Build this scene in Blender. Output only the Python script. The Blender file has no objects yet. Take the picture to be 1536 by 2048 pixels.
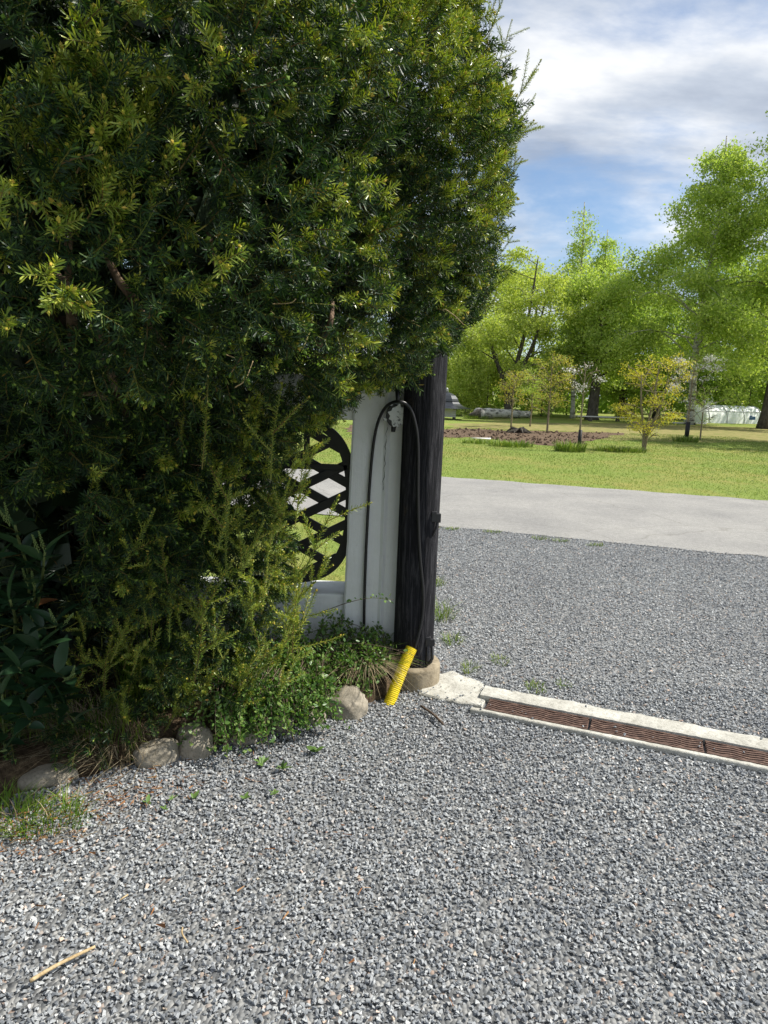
import bpy, bmesh, math, random
import numpy as np
from mathutils import Vector, Matrix, noise as mnoise

random.seed(11)
rng = np.random.default_rng(11)
scene = bpy.context.scene
COL = scene.collection
R_ = math.radians

# ------------------------------------------------------------------ camera, sky, sun, exposure
F, CX, CY = 1365.3, 768.0, 1024.0
CAM_LOC = Vector((0, 0, 1.55))
PITCH, ROLL = R_(10.05), R_(2.0)
CAM_R = Matrix.Rotation(math.pi / 2 - PITCH, 3, 'X') @ Matrix.Rotation(ROLL, 3, 'Z')
cam_data = bpy.data.cameras.new('camera')
cam = bpy.data.objects.new('camera', cam_data)
COL.objects.link(cam)
cam_data.sensor_fit = 'VERTICAL'
cam_data.sensor_height = 36.0
cam_data.lens = 24.0
cam_data.clip_start = 0.05
cam_data.clip_end = 3000
m4 = CAM_R.to_4x4()
m4.translation = CAM_LOC
cam.matrix_world = m4
scene.camera = cam

SUN_AZ, SUN_EL = R_(10), R_(49)      # from the right, along the wall
SUN_DIR = Vector((math.cos(SUN_AZ) * math.cos(SUN_EL), math.sin(SUN_AZ) * math.cos(SUN_EL), math.sin(SUN_EL)))
sun_data = bpy.data.lights.new('sun', 'SUN')
sun_data.energy = 4.9
sun_data.angle = R_(0.55)
sun_data.color = (1.0, 0.95, 0.86)
sun = bpy.data.objects.new('sun', sun_data)
COL.objects.link(sun)
sun.rotation_euler = SUN_DIR.to_track_quat('Z', 'Y').to_euler()
sun.location = (6, 4, 9)

world = bpy.data.worlds.new('World')
scene.world = world
world.use_nodes = True
wn, wl = world.node_tree.nodes, world.node_tree.links
wn.clear()


def wnode(t, **kw):
    n = wn.new(t)
    for k, v in kw.items():
        setattr(n, k, v)
    return n


def wmath(op, a, b=None):
    n = wnode('ShaderNodeMath', operation=op)
    for i, v in enumerate((a, b)):
        if v is None:
            continue
        if isinstance(v, (int, float)):
            n.inputs[i].default_value = v
        else:
            wl.new(v, n.inputs[i])
    return n.outputs[0]


sky = wnode('ShaderNodeTexSky', sky_type='NISHITA')
sky.sun_disc = False
sky.sun_elevation = SUN_EL
sky.sun_rotation = R_(90) - SUN_AZ      # clockwise from +Y
sky.air_density = 1.0
sky.dust_density = 0.3
sky.ozone_density = 2.5
bg_sky = wnode('ShaderNodeBackground')
bg_sky.inputs['Strength'].default_value = 0.095
wl.new(sky.outputs[0], bg_sky.inputs['Color'])
tc = wnode('ShaderNodeTexCoord')
sep = wnode('ShaderNodeSeparateXYZ')
wl.new(tc.outputs['Generated'], sep.inputs[0])
zz = wmath('ADD', wmath('MAXIMUM', sep.outputs[2], 0.0), 0.26)
comb = wnode('ShaderNodeCombineXYZ')
wl.new(wmath('DIVIDE', sep.outputs[0], zz), comb.inputs[0])
wl.new(wmath('DIVIDE', sep.outputs[1], zz), comb.inputs[1])
CLOUD_OFF = (47.2, 15.5, 0.0)
mp = wnode('ShaderNodeMapping')
mp.inputs['Location'].default_value = CLOUD_OFF
mp.inputs['Rotation'].default_value = (0, 0, R_(18))
mp.inputs['Scale'].default_value = (1.1, 1.6, 1)
wl.new(comb.outputs[0], mp.inputs[0])
cn = wnode('ShaderNodeTexNoise')
cn.inputs['Scale'].default_value = 1.05
cn.inputs['Detail'].default_value = 8
cn.inputs['Roughness'].default_value = 0.6
cn.inputs['Distortion'].default_value = 0.25
wl.new(mp.outputs[0], cn.inputs['Vector'])
cov = wnode('ShaderNodeMapRange', interpolation_type='SMOOTHSTEP')
cov.inputs['From Min'].default_value = 0.33
cov.inputs['From Max'].default_value = 0.57
# broken cover: the deck thins out towards the horizon on every side
low = wnode('ShaderNodeMapRange', interpolation_type='SMOOTHSTEP')
low.inputs['From Min'].default_value = 0.14
low.inputs['From Max'].default_value = 0.31
low.inputs['To Min'].default_value = -0.035
low.inputs['To Max'].default_value = 0.045
wl.new(sep.outputs[2], low.inputs['Value'])
wl.new(wmath('ADD', cn.outputs[0], low.outputs[0]), cov.inputs['Value'])
cn2 = wnode('ShaderNodeTexNoise')
cn2.inputs['Scale'].default_value = 1.7
cn2.inputs['Detail'].default_value = 6
cn2.inputs['Roughness'].default_value = 0.58
mp2 = wnode('ShaderNodeMapping')
mp2.inputs['Location'].default_value = (19.5, 33.04, 1.0)
mp2.inputs['Rotation'].default_value = (0, 0, R_(18))
mp2.inputs['Scale'].default_value = (0.9, 1.8, 1)
wl.new(comb.outputs[0], mp2.inputs[0])
wl.new(mp2.outputs[0], cn2.inputs['Vector'])
cr = wnode('ShaderNodeValToRGB')
cr.color_ramp.elements[0].position = 0.38
cr.color_ramp.elements[0].color = (0.36, 0.41, 0.50, 1)
cr.color_ramp.elements[1].position = 0.63
cr.color_ramp.elements[1].color = (0.88, 0.89, 0.90, 1)
e = cr.color_ramp.elements.new(0.5)
e.color = (0.54, 0.59, 0.67, 1)
wl.new(cn2.outputs[0], cr.inputs[0])
bg_cloud = wnode('ShaderNodeBackground')
bg_cloud.inputs['Strength'].default_value = 0.80
wl.new(cr.outputs[0], bg_cloud.inputs['Color'])
mixw = wnode('ShaderNodeMixShader')
wl.new(wmath('MULTIPLY', cov.outputs[0], 0.94), mixw.inputs[0])
wl.new(bg_sky.outputs[0], mixw.inputs[1])
wl.new(bg_cloud.outputs[0], mixw.inputs[2])
wout = wnode('ShaderNodeOutputWorld')
wl.new(mixw.outputs[0], wout.inputs[0])

vs = scene.view_settings
vs.view_transform = 'Standard'
vs.look = 'None'
vs.exposure = 0.58
vs.gamma = 1.0
vs.use_curve_mapping = False
scene.cycles.max_bounces = 4
scene.cycles.diffuse_bounces = 3
scene.cycles.glossy_bounces = 2
scene.cycles.transmission_bounces = 4
scene.cycles.transparent_max_bounces = 4
scene.cycles.caustics_reflective = False
scene.cycles.caustics_refractive = False

# ------------------------------------------------------------------ helpers


def ray(px, py):
    return CAM_R @ Vector(((px - CX) / F, -(py - CY) / F, -1.0))


def G(px, py, z=0.0):
    """the point of the level z seen at a place of the photograph"""
    d = ray(px, py)
    return CAM_LOC + d * ((z - CAM_LOC.z) / d.z)


def D(px, py, Y):
    d = ray(px, py)
    return CAM_LOC + d * (Y / d.y)


NR = np.array(CAM_R)


def proj(P):
    q = (np.asarray(P, dtype=float) - np.array(CAM_LOC)) @ NR
    z = -q[:, 2]
    zs = np.where(np.abs(z) < 1e-6, 1e-6, z)
    return CX + F * q[:, 0] / zs, CY - F * q[:, 1] / zs, z


def nz(p, s=1.0, o=0.0):
    return mnoise.noise(Vector((p[0] * s + o, p[1] * s + o * 1.7, p[2] * s - o)))


def np_mesh(name, V, faces, mats, midx=None, parent=None, smooth=False):
    """faces: list of (M,k) int arrays; midx: list of ints / arrays per block"""
    me = bpy.data.meshes.new(name)
    V = np.asarray(V, dtype=np.float32)
    me.vertices.add(len(V))
    me.vertices.foreach_set('co', V.ravel())
    loops = np.concatenate([np.asarray(f, dtype=np.int32).ravel() for f in faces])
    sizes = np.concatenate([np.full(len(f), f.shape[1], dtype=np.int32) for f in faces])
    starts = np.concatenate([[0], np.cumsum(sizes)[:-1]]).astype(np.int32)
    me.loops.add(len(loops))
    me.loops.foreach_set('vertex_index', loops)
    me.polygons.add(len(sizes))
    me.polygons.foreach_set('loop_start', starts)
    if midx is not None:
        mi = np.concatenate([np.full(len(f), m, dtype=np.int32) if np.isscalar(m) else np.asarray(m, dtype=np.int32)
                             for f, m in zip(faces, midx)])
        me.polygons.foreach_set('material_index', mi)
    me.polygons.foreach_set('use_smooth', np.full(len(sizes), smooth, dtype=bool))
    for m in (mats if isinstance(mats, (list, tuple)) else [mats]):
        me.materials.append(m)
    me.update(calc_edges=True)
    me.validate()
    o = bpy.data.objects.new(name, me)
    COL.objects.link(o)
    if parent is not None:
        o.parent = parent
    return o


class MB:
    def __init__(self):
        self.v, self.f, self.m = [], [], []

    def add(self, v, f, m=0):
        b = len(self.v)
        self.v.extend([tuple(x) for x in v])
        self.f.extend([tuple(i + b for i in q) for q in f])
        self.m.extend([m] * len(f))
        return self

    def tube(self, pts, rad, sides=8, m=0, cap=True, squash=None):
        pts = [Vector(p) for p in pts]
        n = len(pts)
        if not hasattr(rad, '__len__'):
            rad = [rad] * n
        ref = None
        vv, ff = [], []
        for i, p in enumerate(pts):
            t = (pts[min(i + 1, n - 1)] - pts[max(i - 1, 0)]).normalized()
            if ref is None:
                a = Vector((0, 0, 1)) if abs(t.z) < 0.9 else Vector((1, 0, 0))
                ref = t.cross(a).normalized()
            else:
                ref = (ref - t * ref.dot(t)).normalized()
            b = t.cross(ref)
            for k in range(sides):
                an = 2 * math.pi * k / sides
                vv.append(p + (ref * math.cos(an) + b * math.sin(an)) * rad[i])
        for i in range(n - 1):
            for k in range(sides):
                k2 = (k + 1) % sides
                ff.append((i * sides + k, i * sides + k2, (i + 1) * sides + k2, (i + 1) * sides + k))
        if cap:
            ff.append(tuple(range(sides - 1, -1, -1)))
            ff.append(tuple((n - 1) * sides + k for k in range(sides)))
        return self.add(vv, ff, m)

    def box(self, c, s, rot=None, m=0):
        c, s = Vector(c), Vector(s) / 2
        vv = []
        for x in (-1, 1):
            for y in (-1, 1):
                for z in (-1, 1):
                    p = Vector((x * s.x, y * s.y, z * s.z))
                    vv.append(c + (rot @ p if rot is not None else p))
        ff = [(0, 1, 3, 2), (4, 6, 7, 5), (0, 4, 5, 1), (2, 3, 7, 6), (0, 2, 6, 4), (1, 5, 7, 3)]
        return self.add(vv, ff, m)

    def lathe(self, c, prof, sides=24, m=0, cap=True):
        c = Vector(c)
        vv, ff = [], []
        for r, z in prof:
            for k in range(sides):
                a = 2 * math.pi * k / sides
                vv.append(c + Vector((r * math.cos(a), r * math.sin(a), z)))
        for i in range(len(prof) - 1):
            for k in range(sides):
                k2 = (k + 1) % sides
                ff.append((i * sides + k, i * sides + k2, (i + 1) * sides + k2, (i + 1) * sides + k))
        if cap:
            ff.append(tuple(range(sides - 1, -1, -1)))
            ff.append(tuple((len(prof) - 1) * sides + k for k in range(sides)))
        return self.add(vv, ff, m)

    def build(self, name, mats, parent=None, smooth=False, bevel=0.0):
        me = bpy.data.meshes.new(name)
        me.from_pydata(self.v, [], self.f)
        for m in (mats if isinstance(mats, (list, tuple)) else [mats]):
            me.materials.append(m)
        me.polygons.foreach_set('material_index', self.m)
        me.polygons.foreach_set('use_smooth', [smooth] * len(self.f))
        me.update()
        o = bpy.data.objects.new(name, me)
        COL.objects.link(o)
        if parent is not None:
            o.parent = parent
        if bevel:
            bv = o.modifiers.new('bevel', 'BEVEL')
            bv.width = bevel
            bv.segments = 2
            bv.limit_method = 'ANGLE'
        return o


def tag(o, label=None, cat=None, group=None, kind=None):
    if label:
        o['label'] = label
    if cat:
        o['category'] = cat
    if group:
        o['group'] = group
    if kind:
        o['kind'] = kind
    return o


def thing(name, loc, label, cat, group=None):
    o = bpy.data.objects.new(name, None)
    o.empty_display_size = 0.1
    COL.objects.link(o)
    return tag(o, label, cat, group)


# things are modelled in world coordinates under an Empty; settle() moves the Empty to the base and keeps parts in place
def settle(root, loc):
    loc = Vector(loc)
    root.location = loc
    for c in root.children:
        c.location = c.location - loc


def rots_to(dirs, roll=None):
    """(M,3) unit directions -> (M,3,3) matrices whose third column is the direction"""
    d = dirs / np.linalg.norm(dirs, axis=1, keepdims=True)
    a = np.where(np.abs(d[:, 2:3]) < 0.9, np.array([[0, 0, 1.0]]), np.array([[1.0, 0, 0]]))
    x = np.cross(a, d)
    x /= np.linalg.norm(x, axis=1, keepdims=True)
    y = np.cross(d, x)
    if roll is None:
        roll = rng.uniform(0, 2 * np.pi, len(d))
    c, s = np.cos(roll)[:, None], np.sin(roll)[:, None]
    return np.stack([x * c + y * s, -x * s + y * c, d], axis=2)


def stamp(protos, which, pos, rot, scale):
    """join instances of small meshes; proto = (V, [(faces, mat), ...]) -> V, faces, midx"""
    VV, FF, MM, base = [], [], [], 0
    for k, (pv, pf) in enumerate(protos):
        sel = np.nonzero(which == k)[0]
        if not len(sel):
            continue
        sc = scale[sel]
        sc = sc[:, None, None] if sc.ndim == 1 else sc[:, None, :]
        v = np.einsum('mij,mnj->mni', rot[sel], pv[None] * sc) + pos[sel][:, None, :]
        n = len(pv)
        off = base + np.arange(len(sel)) * n
        for fa, mt in pf:
            FF.append((fa[None] + off[:, None, None]).reshape(-1, fa.shape[1]))
            MM.append(mt)
        VV.append(v.reshape(-1, 3))
        base += n * len(sel)
    return np.concatenate(VV), FF, MM


# ------------------------------------------------------------------ materials


def mat(name, color=(0.5, 0.5, 0.5), rough=0.8, spec=0.3, metal=0.0):
    m = bpy.data.materials.new(name)
    m.use_nodes = True
    b = m.node_tree.nodes['Principled BSDF']
    b.inputs['Base Color'].default_value = (*color, 1)
    b.inputs['Roughness'].default_value = rough
    b.inputs['Specular IOR Level'].default_value = spec
    b.inputs['Metallic'].default_value = metal
    return m


class NT:
    def __init__(self, m):
        self.t = m.node_tree
        self.b = self.t.nodes['Principled BSDF']

    def n(self, typ, **kw):
        o = self.t.nodes.new(typ)
        for k, v in kw.items():
            if k in o.inputs:
                o.inputs[k].default_value = v
            else:
                setattr(o, k, v)
        return o

    def l(self, a, b):
        self.t.links.new(a, b)

    def coords(self, scale=(1, 1, 1), kind='Object'):
        tc = self.n('ShaderNodeTexCoord')
        mp = self.n('ShaderNodeMapping')
        mp.inputs['Scale'].default_value = scale
        self.l(tc.outputs[kind], mp.inputs[0])
        return mp.outputs[0]

    def noise(self, vec, scale, detail=5, rough=0.55, dist=0.0):
        o = self.n('ShaderNodeTexNoise')
        o.inputs['Scale'].default_value = scale
        o.inputs['Detail'].default_value = detail
        o.inputs['Roughness'].default_value = rough
        o.inputs['Distortion'].default_value = dist
        self.l(vec, o.inputs['Vector'])
        return o.outputs[0]

    def ramp(self, fac, stops, interp='LINEAR'):
        o = self.n('ShaderNodeValToRGB')
        cr = o.color_ramp
        cr.interpolation = interp
        while len(cr.elements) < len(stops):
            cr.elements.new(0.5)
        for e, (p, c) in zip(cr.elements, stops):
            e.position = p
            e.color = (*c, 1)
        self.l(fac, o.inputs[0])
        return o.outputs[0]

    def mix(self, fac, a, b, mode='MIX'):
        o = self.n('ShaderNodeMix', data_type='RGBA', blend_type=mode)
        if isinstance(fac, (int, float)):
            o.inputs[0].default_value = fac
        else:
            self.l(fac, o.inputs[0])
        for i, v in ((6, a), (7, b)):
            if isinstance(v, tuple):
                o.inputs[i].default_value = (*v, 1)
            else:
                self.l(v, o.inputs[i])
        return o.outputs[2]

    def color(self, c):
        self.l(c, self.b.inputs['Base Color'])

    def bump(self, h, strength=0.5, dist=0.01):
        o = self.n('ShaderNodeBump')
        o.inputs['Strength'].default_value = strength
        o.inputs['Distance'].default_value = dist
        self.l(h, o.inputs['Height'])
        self.l(o.outputs[0], self.b.inputs['Normal'])


def island_mat(name, stops, rough=0.6, spec=0.3, trans=0.0, trans_tint=(1.0, 1.15, 0.4), interp='LINEAR'):
    """each separate little piece gets one colour of the ramp; leaves let some light through"""
    m = mat(name, (0.3, 0.3, 0.3), rough, spec)
    t = NT(m)
    g = t.n('ShaderNodeNewGeometry')
    c = t.ramp(g.outputs['Random Per Island'], stops, interp)
    t.color(c)
    if trans > 0:
        tr = t.n('ShaderNodeBsdfTranslucent')
        t.l(t.mix(1.0, c, trans_tint, 'MULTIPLY'), tr.inputs['Color'])
        mx = t.n('ShaderNodeMixShader')
        mx.inputs[0].default_value = trans
        t.l(t.b.outputs[0], mx.inputs[1])
        t.l(tr.outputs[0], mx.inputs[2])
        t.l(mx.outputs[0], t.t.nodes['Material Output'].inputs[0])
    return m


M = {}
M['needle'] = island_mat('yew_needle', [(0.0, (0.006, 0.021, 0.009)), (0.45, (0.014, 0.042, 0.014)), (0.8, (0.034, 0.078, 0.019)),
                                        (0.994, (0.10, 0.17, 0.035)), (1.0, (0.22, 0.10, 0.02))], rough=0.48, spec=0.32, trans=0.22, trans_tint=(1.5, 1.4, 0.35))
M['young_needle'] = island_mat('yew_young_needle', [(0.0, (0.12, 0.20, 0.03)), (0.5, (0.23, 0.31, 0.045)), (1.0, (0.36, 0.40, 0.07))], rough=0.35, spec=0.5, trans=0.25, trans_tint=(1.4, 1.4, 0.35))  # new-growth green, brightened further to stand in for sun on the tips
M['green_bud'] = island_mat('yew_green_bud', [(0.0, (0.10, 0.20, 0.03)), (1.0, (0.24, 0.32, 0.05))], rough=0.5, trans=0.2)
M['inner_shade_needle'] = island_mat('yew_inner_shade_needle', [(0.0, (0.008, 0.020, 0.008)), (1.0, (0.018, 0.036, 0.012))],
                               rough=0.45, spec=0.4, trans=0.10)  # needle colour darkened to paint the shade inside the crown
M['bud'] = island_mat('yew_bud', [(0.0, (0.34, 0.40, 0.05)), (0.6, (0.52, 0.47, 0.07)), (1.0, (0.66, 0.47, 0.10))], rough=0.5, trans=0.25)
M['twig'] = island_mat('yew_twig', [(0.0, (0.10, 0.14, 0.025)), (0.5, (0.16, 0.17, 0.03)), (1.0, (0.12, 0.07, 0.03))], rough=0.7)


def bark_mat(name, dark, light, sc=(9, 9, 2.0), bump=0.6):
    m = mat(name, light, 0.9, 0.15)
    t = NT(m)
    v = t.coords(sc)
    n1 = t.noise(v, 3.0, 7, 0.65, 0.6)
    t.color(t.ramp(n1, [(0.34, dark), (0.62, light)]))
    t.bump(n1, bump, 0.02)
    return m


M['yew_bark'] = bark_mat('yew_bark', (0.05, 0.03, 0.022), (0.24, 0.17, 0.12), (14, 14, 3))
M['dark_bark'] = bark_mat('dark_bark', (0.035, 0.03, 0.025), (0.13, 0.115, 0.095), (4, 4, 1))
M['young_bark'] = bark_mat('young_bark', (0.10, 0.08, 0.05), (0.28, 0.24, 0.16), (20, 20, 5))


def birch_mat():
    m = mat('birch_bark', (0.6, 0.58, 0.54), 0.8, 0.2)
    t = NT(m)
    v = t.coords((1.2, 1.2, 5))
    n1 = t.noise(v, 1.6, 6, 0.6, 0.4)
    t.color(t.ramp(n1, [(0.36, (0.06, 0.055, 0.05)), (0.48, (0.42, 0.40, 0.37)), (0.7, (0.62, 0.60, 0.56))]))
    return m


M['birch'] = birch_mat()


def gravel_ground():
    m = mat('gravel_ground', (0.12, 0.12, 0.12), 0.95, 0.1)
    t = NT(m)
    v = t.coords()
    vo = t.n('ShaderNodeTexVoronoi')
    vo.inputs['Scale'].default_value = 75
    t.l(v, vo.inputs['Vector'])
    bw = t.n('ShaderNodeSeparateColor')
    t.l(vo.outputs['Color'], bw.inputs[0])
    c = t.ramp(bw.outputs[0], [(0.0, (0.10, 0.105, 0.11)), (0.5, (0.25, 0.26, 0.265)), (0.95, (0.42, 0.42, 0.41)), (1.0, (0.40, 0.30, 0.24))])
    t.color(t.mix(0.30, c, (0.05, 0.05, 0.05), 'MIX'))
    t.bump(vo.outputs['Distance'], 0.9, -0.012)
    return m


M['gravel_ground'] = gravel_ground()
M['stone_chip'] = island_mat('stone_chip', [(0.0, (0.15, 0.163, 0.18)), (0.25, (0.24, 0.257, 0.277)), (0.6, (0.335, 0.353, 0.37)), (0.90, (0.44, 0.455, 0.465)),
                                            (0.975, (0.58, 0.585, 0.58)), (0.983, (0.56, 0.43, 0.36)), (0.992, (0.50, 0.43, 0.34)), (1.0, (0.48, 0.33, 0.27))], rough=0.75, spec=0.35)
NTs = NT(M['stone_chip'])
_n = NTs.noise(NTs.coords(), 260, 2, 0.6)
_src = NTs.b.inputs['Base Color'].links[0].from_socket
_big = NTs.noise(NTs.coords(), 1.3, 5, 0.6)
_src = NTs.mix(1.0, _src, NTs.ramp(_big, [(0.3, (0.82, 0.82, 0.83)), (0.7, (1.12, 1.12, 1.10))]), 'MULTIPLY')
NTs.color(NTs.mix(0.55, _src, NTs.ramp(_n, [(0.25, (0.45, 0.45, 0.45)), (0.75, (1.25, 1.25, 1.25))]), 'MULTIPLY'))


def road_mat():
    m = mat('worn_asphalt', (0.3, 0.3, 0.29), 0.95, 0.2)
    t = NT(m)
    v = t.coords()
    n1 = t.noise(v, 140, 3, 0.7)
    n2 = t.noise(v, 0.9, 5, 0.6)
    a = t.ramp(n1, [(0.3, (0.17, 0.168, 0.163)), (0.55, (0.29, 0.286, 0.277)), (0.75, (0.40, 0.395, 0.38))])
    n3 = t.noise(v, 22, 6, 0.8)
    a = t.mix(0.5, a, t.ramp(n3, [(0.3, (0.6, 0.6, 0.6)), (0.7, (1.35, 1.35, 1.35))]), 'MULTIPLY')
    b = t.ramp(n2, [(0.3, (0.80, 0.80, 0.80)), (0.7, (1.12, 1.11, 1.08))])
    vo = t.n('ShaderNodeTexVoronoi', feature='DISTANCE_TO_EDGE')
    vo.inputs['Scale'].default_value = 0.42
    dn = t.n('ShaderNodeTexNoise')
    dn.inputs['Scale'].default_value = 2.0
    dn.inputs['Detail'].default_value = 6
    t.l(v, dn.inputs['Vector'])
    t.l(t.mix(0.22, v, dn.outputs['Color']), vo.inputs['Vector'])
    crk = t.ramp(vo.outputs['Distance'], [(0.0, (0.80, 0.79, 0.77)), (0.004, (1, 1, 1))])
    t.color(t.mix(1.0, t.mix(1.0, a, b, 'MULTIPLY'), crk, 'MULTIPLY'))
    t.bump(n1, 0.35, 0.006)
    return m


M['road'] = road_mat()


def lawn_mat():
    m = mat('lawn_turf', (0.1, 0.2, 0.02), 0.95, 0.1)
    t = NT(m)
    v = t.coords()
    big = t.noise(v, 0.33, 5, 0.6, 0.3)
    mid = t.noise(v, 1.7, 6, 0.7)
    fine = t.noise(v, 38, 4, 0.75)
    g = t.ramp(fine, [(0.3, (0.095, 0.145, 0.03)), (0.5, (0.175, 0.235, 0.05)), (0.7, (0.28, 0.32, 0.09))])
    dry = t.ramp(fine, [(0.3, (0.20, 0.17, 0.05)), (0.7, (0.36, 0.31, 0.11))])
    f = t.ramp(t.mix(0.4, big, mid), [(0.46, (0, 0, 0)), (0.62, (0.8, 0.8, 0.8))])
    t.color(t.mix(f, g, dry))
    t.bump(fine, 0.6, 0.03)
    return m


M['lawn'] = lawn_mat()


def soil_mat(name, a, b, c, sc=30):
    m = mat(name, b, 0.98, 0.05)
    t = NT(m)
    v = t.coords()
    n1 = t.noise(v, sc, 7, 0.7, 0.3)
    t.color(t.ramp(n1, [(0.3, a), (0.5, b), (0.72, c)]))
    t.bump(n1, 0.9, 0.03)
    return m


M['soil'] = soil_mat('garden_soil', (0.035, 0.025, 0.016), (0.09, 0.065, 0.042), (0.22, 0.16, 0.10))
M['dug_soil'] = soil_mat('dug_soil', (0.05, 0.032, 0.022), (0.12, 0.085, 0.06), (0.26, 0.20, 0.14), 9)
M['dead_turf'] = soil_mat('dead_turf', (0.12, 0.17, 0.035), (0.22, 0.20, 0.08), (0.34, 0.28, 0.14), 2.2)


def concrete_mat(name, a, b, pits=60):
    m = mat(name, b, 0.92, 0.2)
    t = NT(m)
    v = t.coords()
    n1 = t.noise(v, 7, 7, 0.65)
    n2 = t.noise(v, pits, 4, 0.7)
    c = t.ramp(n1, [(0.3, a), (0.65, b)])
    t.color(t.mix(0.7, c, t.ramp(n2, [(0.33, (0.55, 0.54, 0.50)), (0.5, (1, 1, 1))]), 'MULTIPLY'))
    t.bump(n2, 0.6, 0.008)
    return m


M['concrete'] = concrete_mat('pale_concrete', (0.34, 0.33, 0.29), (0.54, 0.53, 0.48))
M['footing'] = concrete_mat('weathered_footing', (0.16, 0.13, 0.09), (0.33, 0.28, 0.20), 40)
M['boulder'] = concrete_mat('granite_boulder', (0.17, 0.15, 0.115), (0.40, 0.36, 0.29), 75)


def white_mat():
    m = mat('white_masonry_paint', (0.78, 0.80, 0.80), 0.6, 0.3)
    t = NT(m)
    v = t.coords()
    n1 = t.noise(v, 3.5, 6, 0.6)
    n2 = t.noise(v, 26, 6, 0.65)
    c = t.ramp(n1, [(0.25, (0.76, 0.78, 0.78)), (0.6, (0.85, 0.87, 0.88))])
    t.color(t.mix(0.30, c, t.ramp(n2, [(0.28, (0.62, 0.60, 0.54)), (0.40, (1, 1, 1))]), 'MULTIPLY'))
    v3 = t.coords((30, 30, 2.5))
    n3 = t.noise(v3, 1.5, 6, 0.7, 0.4)
    b1 = t.n('ShaderNodeMath', operation='ADD')
    t.l(n2, b1.inputs[0])
    t.l(n3, b1.inputs[1])
    t.bump(b1.outputs[0], 0.28, 0.010)
    return m


M['white'] = white_mat()


def post_mat():
    m = mat('tarred_wood', (0.03, 0.03, 0.035), 0.9, 0.12)
    t = NT(m)
    v = t.coords((26, 26, 1.6))
    n1 = t.noise(v, 2.6, 10, 0.75, 0.9)
    v2 = t.coords((1, 1, 0.5))
    n2 = t.noise(v2, 9, 5, 0.7)
    c = t.ramp(n1, [(0.30, (0.006, 0.006, 0.007)), (0.48, (0.020, 0.020, 0.024)), (0.72, (0.10, 0.10, 0.11))])
    t.color(t.mix(t.ramp(n2, [(0.62, (0, 0, 0)), (0.74, (0.55, 0.55, 0.55))]), c, (0.16, 0.125, 0.085)))
    t.bump(n1, 1.0, 0.012)
    return m


M['post'] = post_mat()
M['iron'] = mat('black_iron', (0.012, 0.012, 0.014), 0.45, 0.5)
M['rubber'] = mat('black_cable', (0.012, 0.012, 0.014), 0.42, 0.5)
M['steel'] = mat('dark_steel', (0.05, 0.05, 0.055), 0.5, 0.5, 0.6)
M['yellow'] = mat('yellow_plastic', (0.80, 0.56, 0.01), 0.38, 0.5)
_t = NT(M['yellow'])
_t.color(_t.mix(0.6, (0.84, 0.66, 0.025), _t.ramp(_t.noise(_t.coords(), 22, 8, 0.75), [(0.34, (0.35, 0.33, 0.28)), (0.5, (0.9, 0.9, 0.85)), (0.65, (1, 1, 1))]), 'MULTIPLY'))


def rust_mat():
    m = mat('rusty_cast_iron', (0.1, 0.05, 0.03), 0.7, 0.4, 0.2)
    t = NT(m)
    n1 = t.noise(t.coords(), 35, 6, 0.7)
    t.color(t.ramp(n1, [(0.3, (0.045, 0.027, 0.022)), (0.55, (0.12, 0.07, 0.052)), (0.75, (0.28, 0.19, 0.145))]))
    t.bump(n1, 0.4, 0.003)
    return m


M['rust'] = rust_mat()


def box_mat():
    m = mat('flaking_white_paint', (0.6, 0.6, 0.6), 0.7, 0.3)
    t = NT(m)
    n1 = t.noise(t.coords(), 38, 6, 0.65, 0.5)
    t.color(t.ramp(n1, [(0.37, (0.12, 0.13, 0.14)), (0.44, (0.66, 0.68, 0.68)), (0.8, (0.74, 0.76, 0.76))]))
    t.bump(n1, 0.4, 0.006)
    return m


M['box'] = box_mat()

M['leaf_birch'] = island_mat('birch_leaf', [(0.0, (0.24, 0.35, 0.07)), (0.5, (0.37, 0.47, 0.11)), (1.0, (0.51, 0.58, 0.18))], rough=0.6, trans=0.5, trans_tint=(1.2, 1.28, 0.6))
M['leaf_dark'] = island_mat('deep_green_leaf', [(0.0, (0.18, 0.29, 0.06)), (0.6, (0.30, 0.42, 0.10)), (1.0, (0.44, 0.53, 0.15))], rough=0.55, trans=0.45, trans_tint=(1.2, 1.25, 0.6))  # darker green foliage for some of the trees
M['leaf_willow'] = island_mat('willow_leaf', [(0.0, (0.30, 0.39, 0.08)), (0.6, (0.42, 0.50, 0.11)), (1.0, (0.54, 0.58, 0.16))], rough=0.6, trans=0.42, trans_tint=(1.2, 1.25, 0.6))
M['leaf_bronze'] = island_mat('bronze_leaf', [(0.0, (0.40, 0.32, 0.09)), (0.5, (0.38, 0.39, 0.08)), (1.0, (0.32, 0.44, 0.07))], rough=0.6, trans=0.4, trans_tint=(1.2, 1.1, 0.5))
M['leaf_yellow'] = island_mat('yellow_green_leaf', [(0.0, (0.38, 0.43, 0.06)), (0.5, (0.48, 0.48, 0.07)), (1.0, (0.58, 0.48, 0.08))], rough=0.6, trans=0.4, trans_tint=(1.2, 1.1, 0.5))
M['blossom'] = island_mat('white_blossom', [(0.0, (0.62, 0.60, 0.58)), (1.0, (0.85, 0.82, 0.80))], rough=0.7, trans=0.3, trans_tint=(1, 1, 1))
M['leaf_small'] = island_mat('cotoneaster_leaf', [(0.0, (0.06, 0.14, 0.03)), (0.6, (0.13, 0.24, 0.05)), (1.0, (0.24, 0.33, 0.09))], rough=0.4, spec=0.45, trans=0.30)
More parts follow.
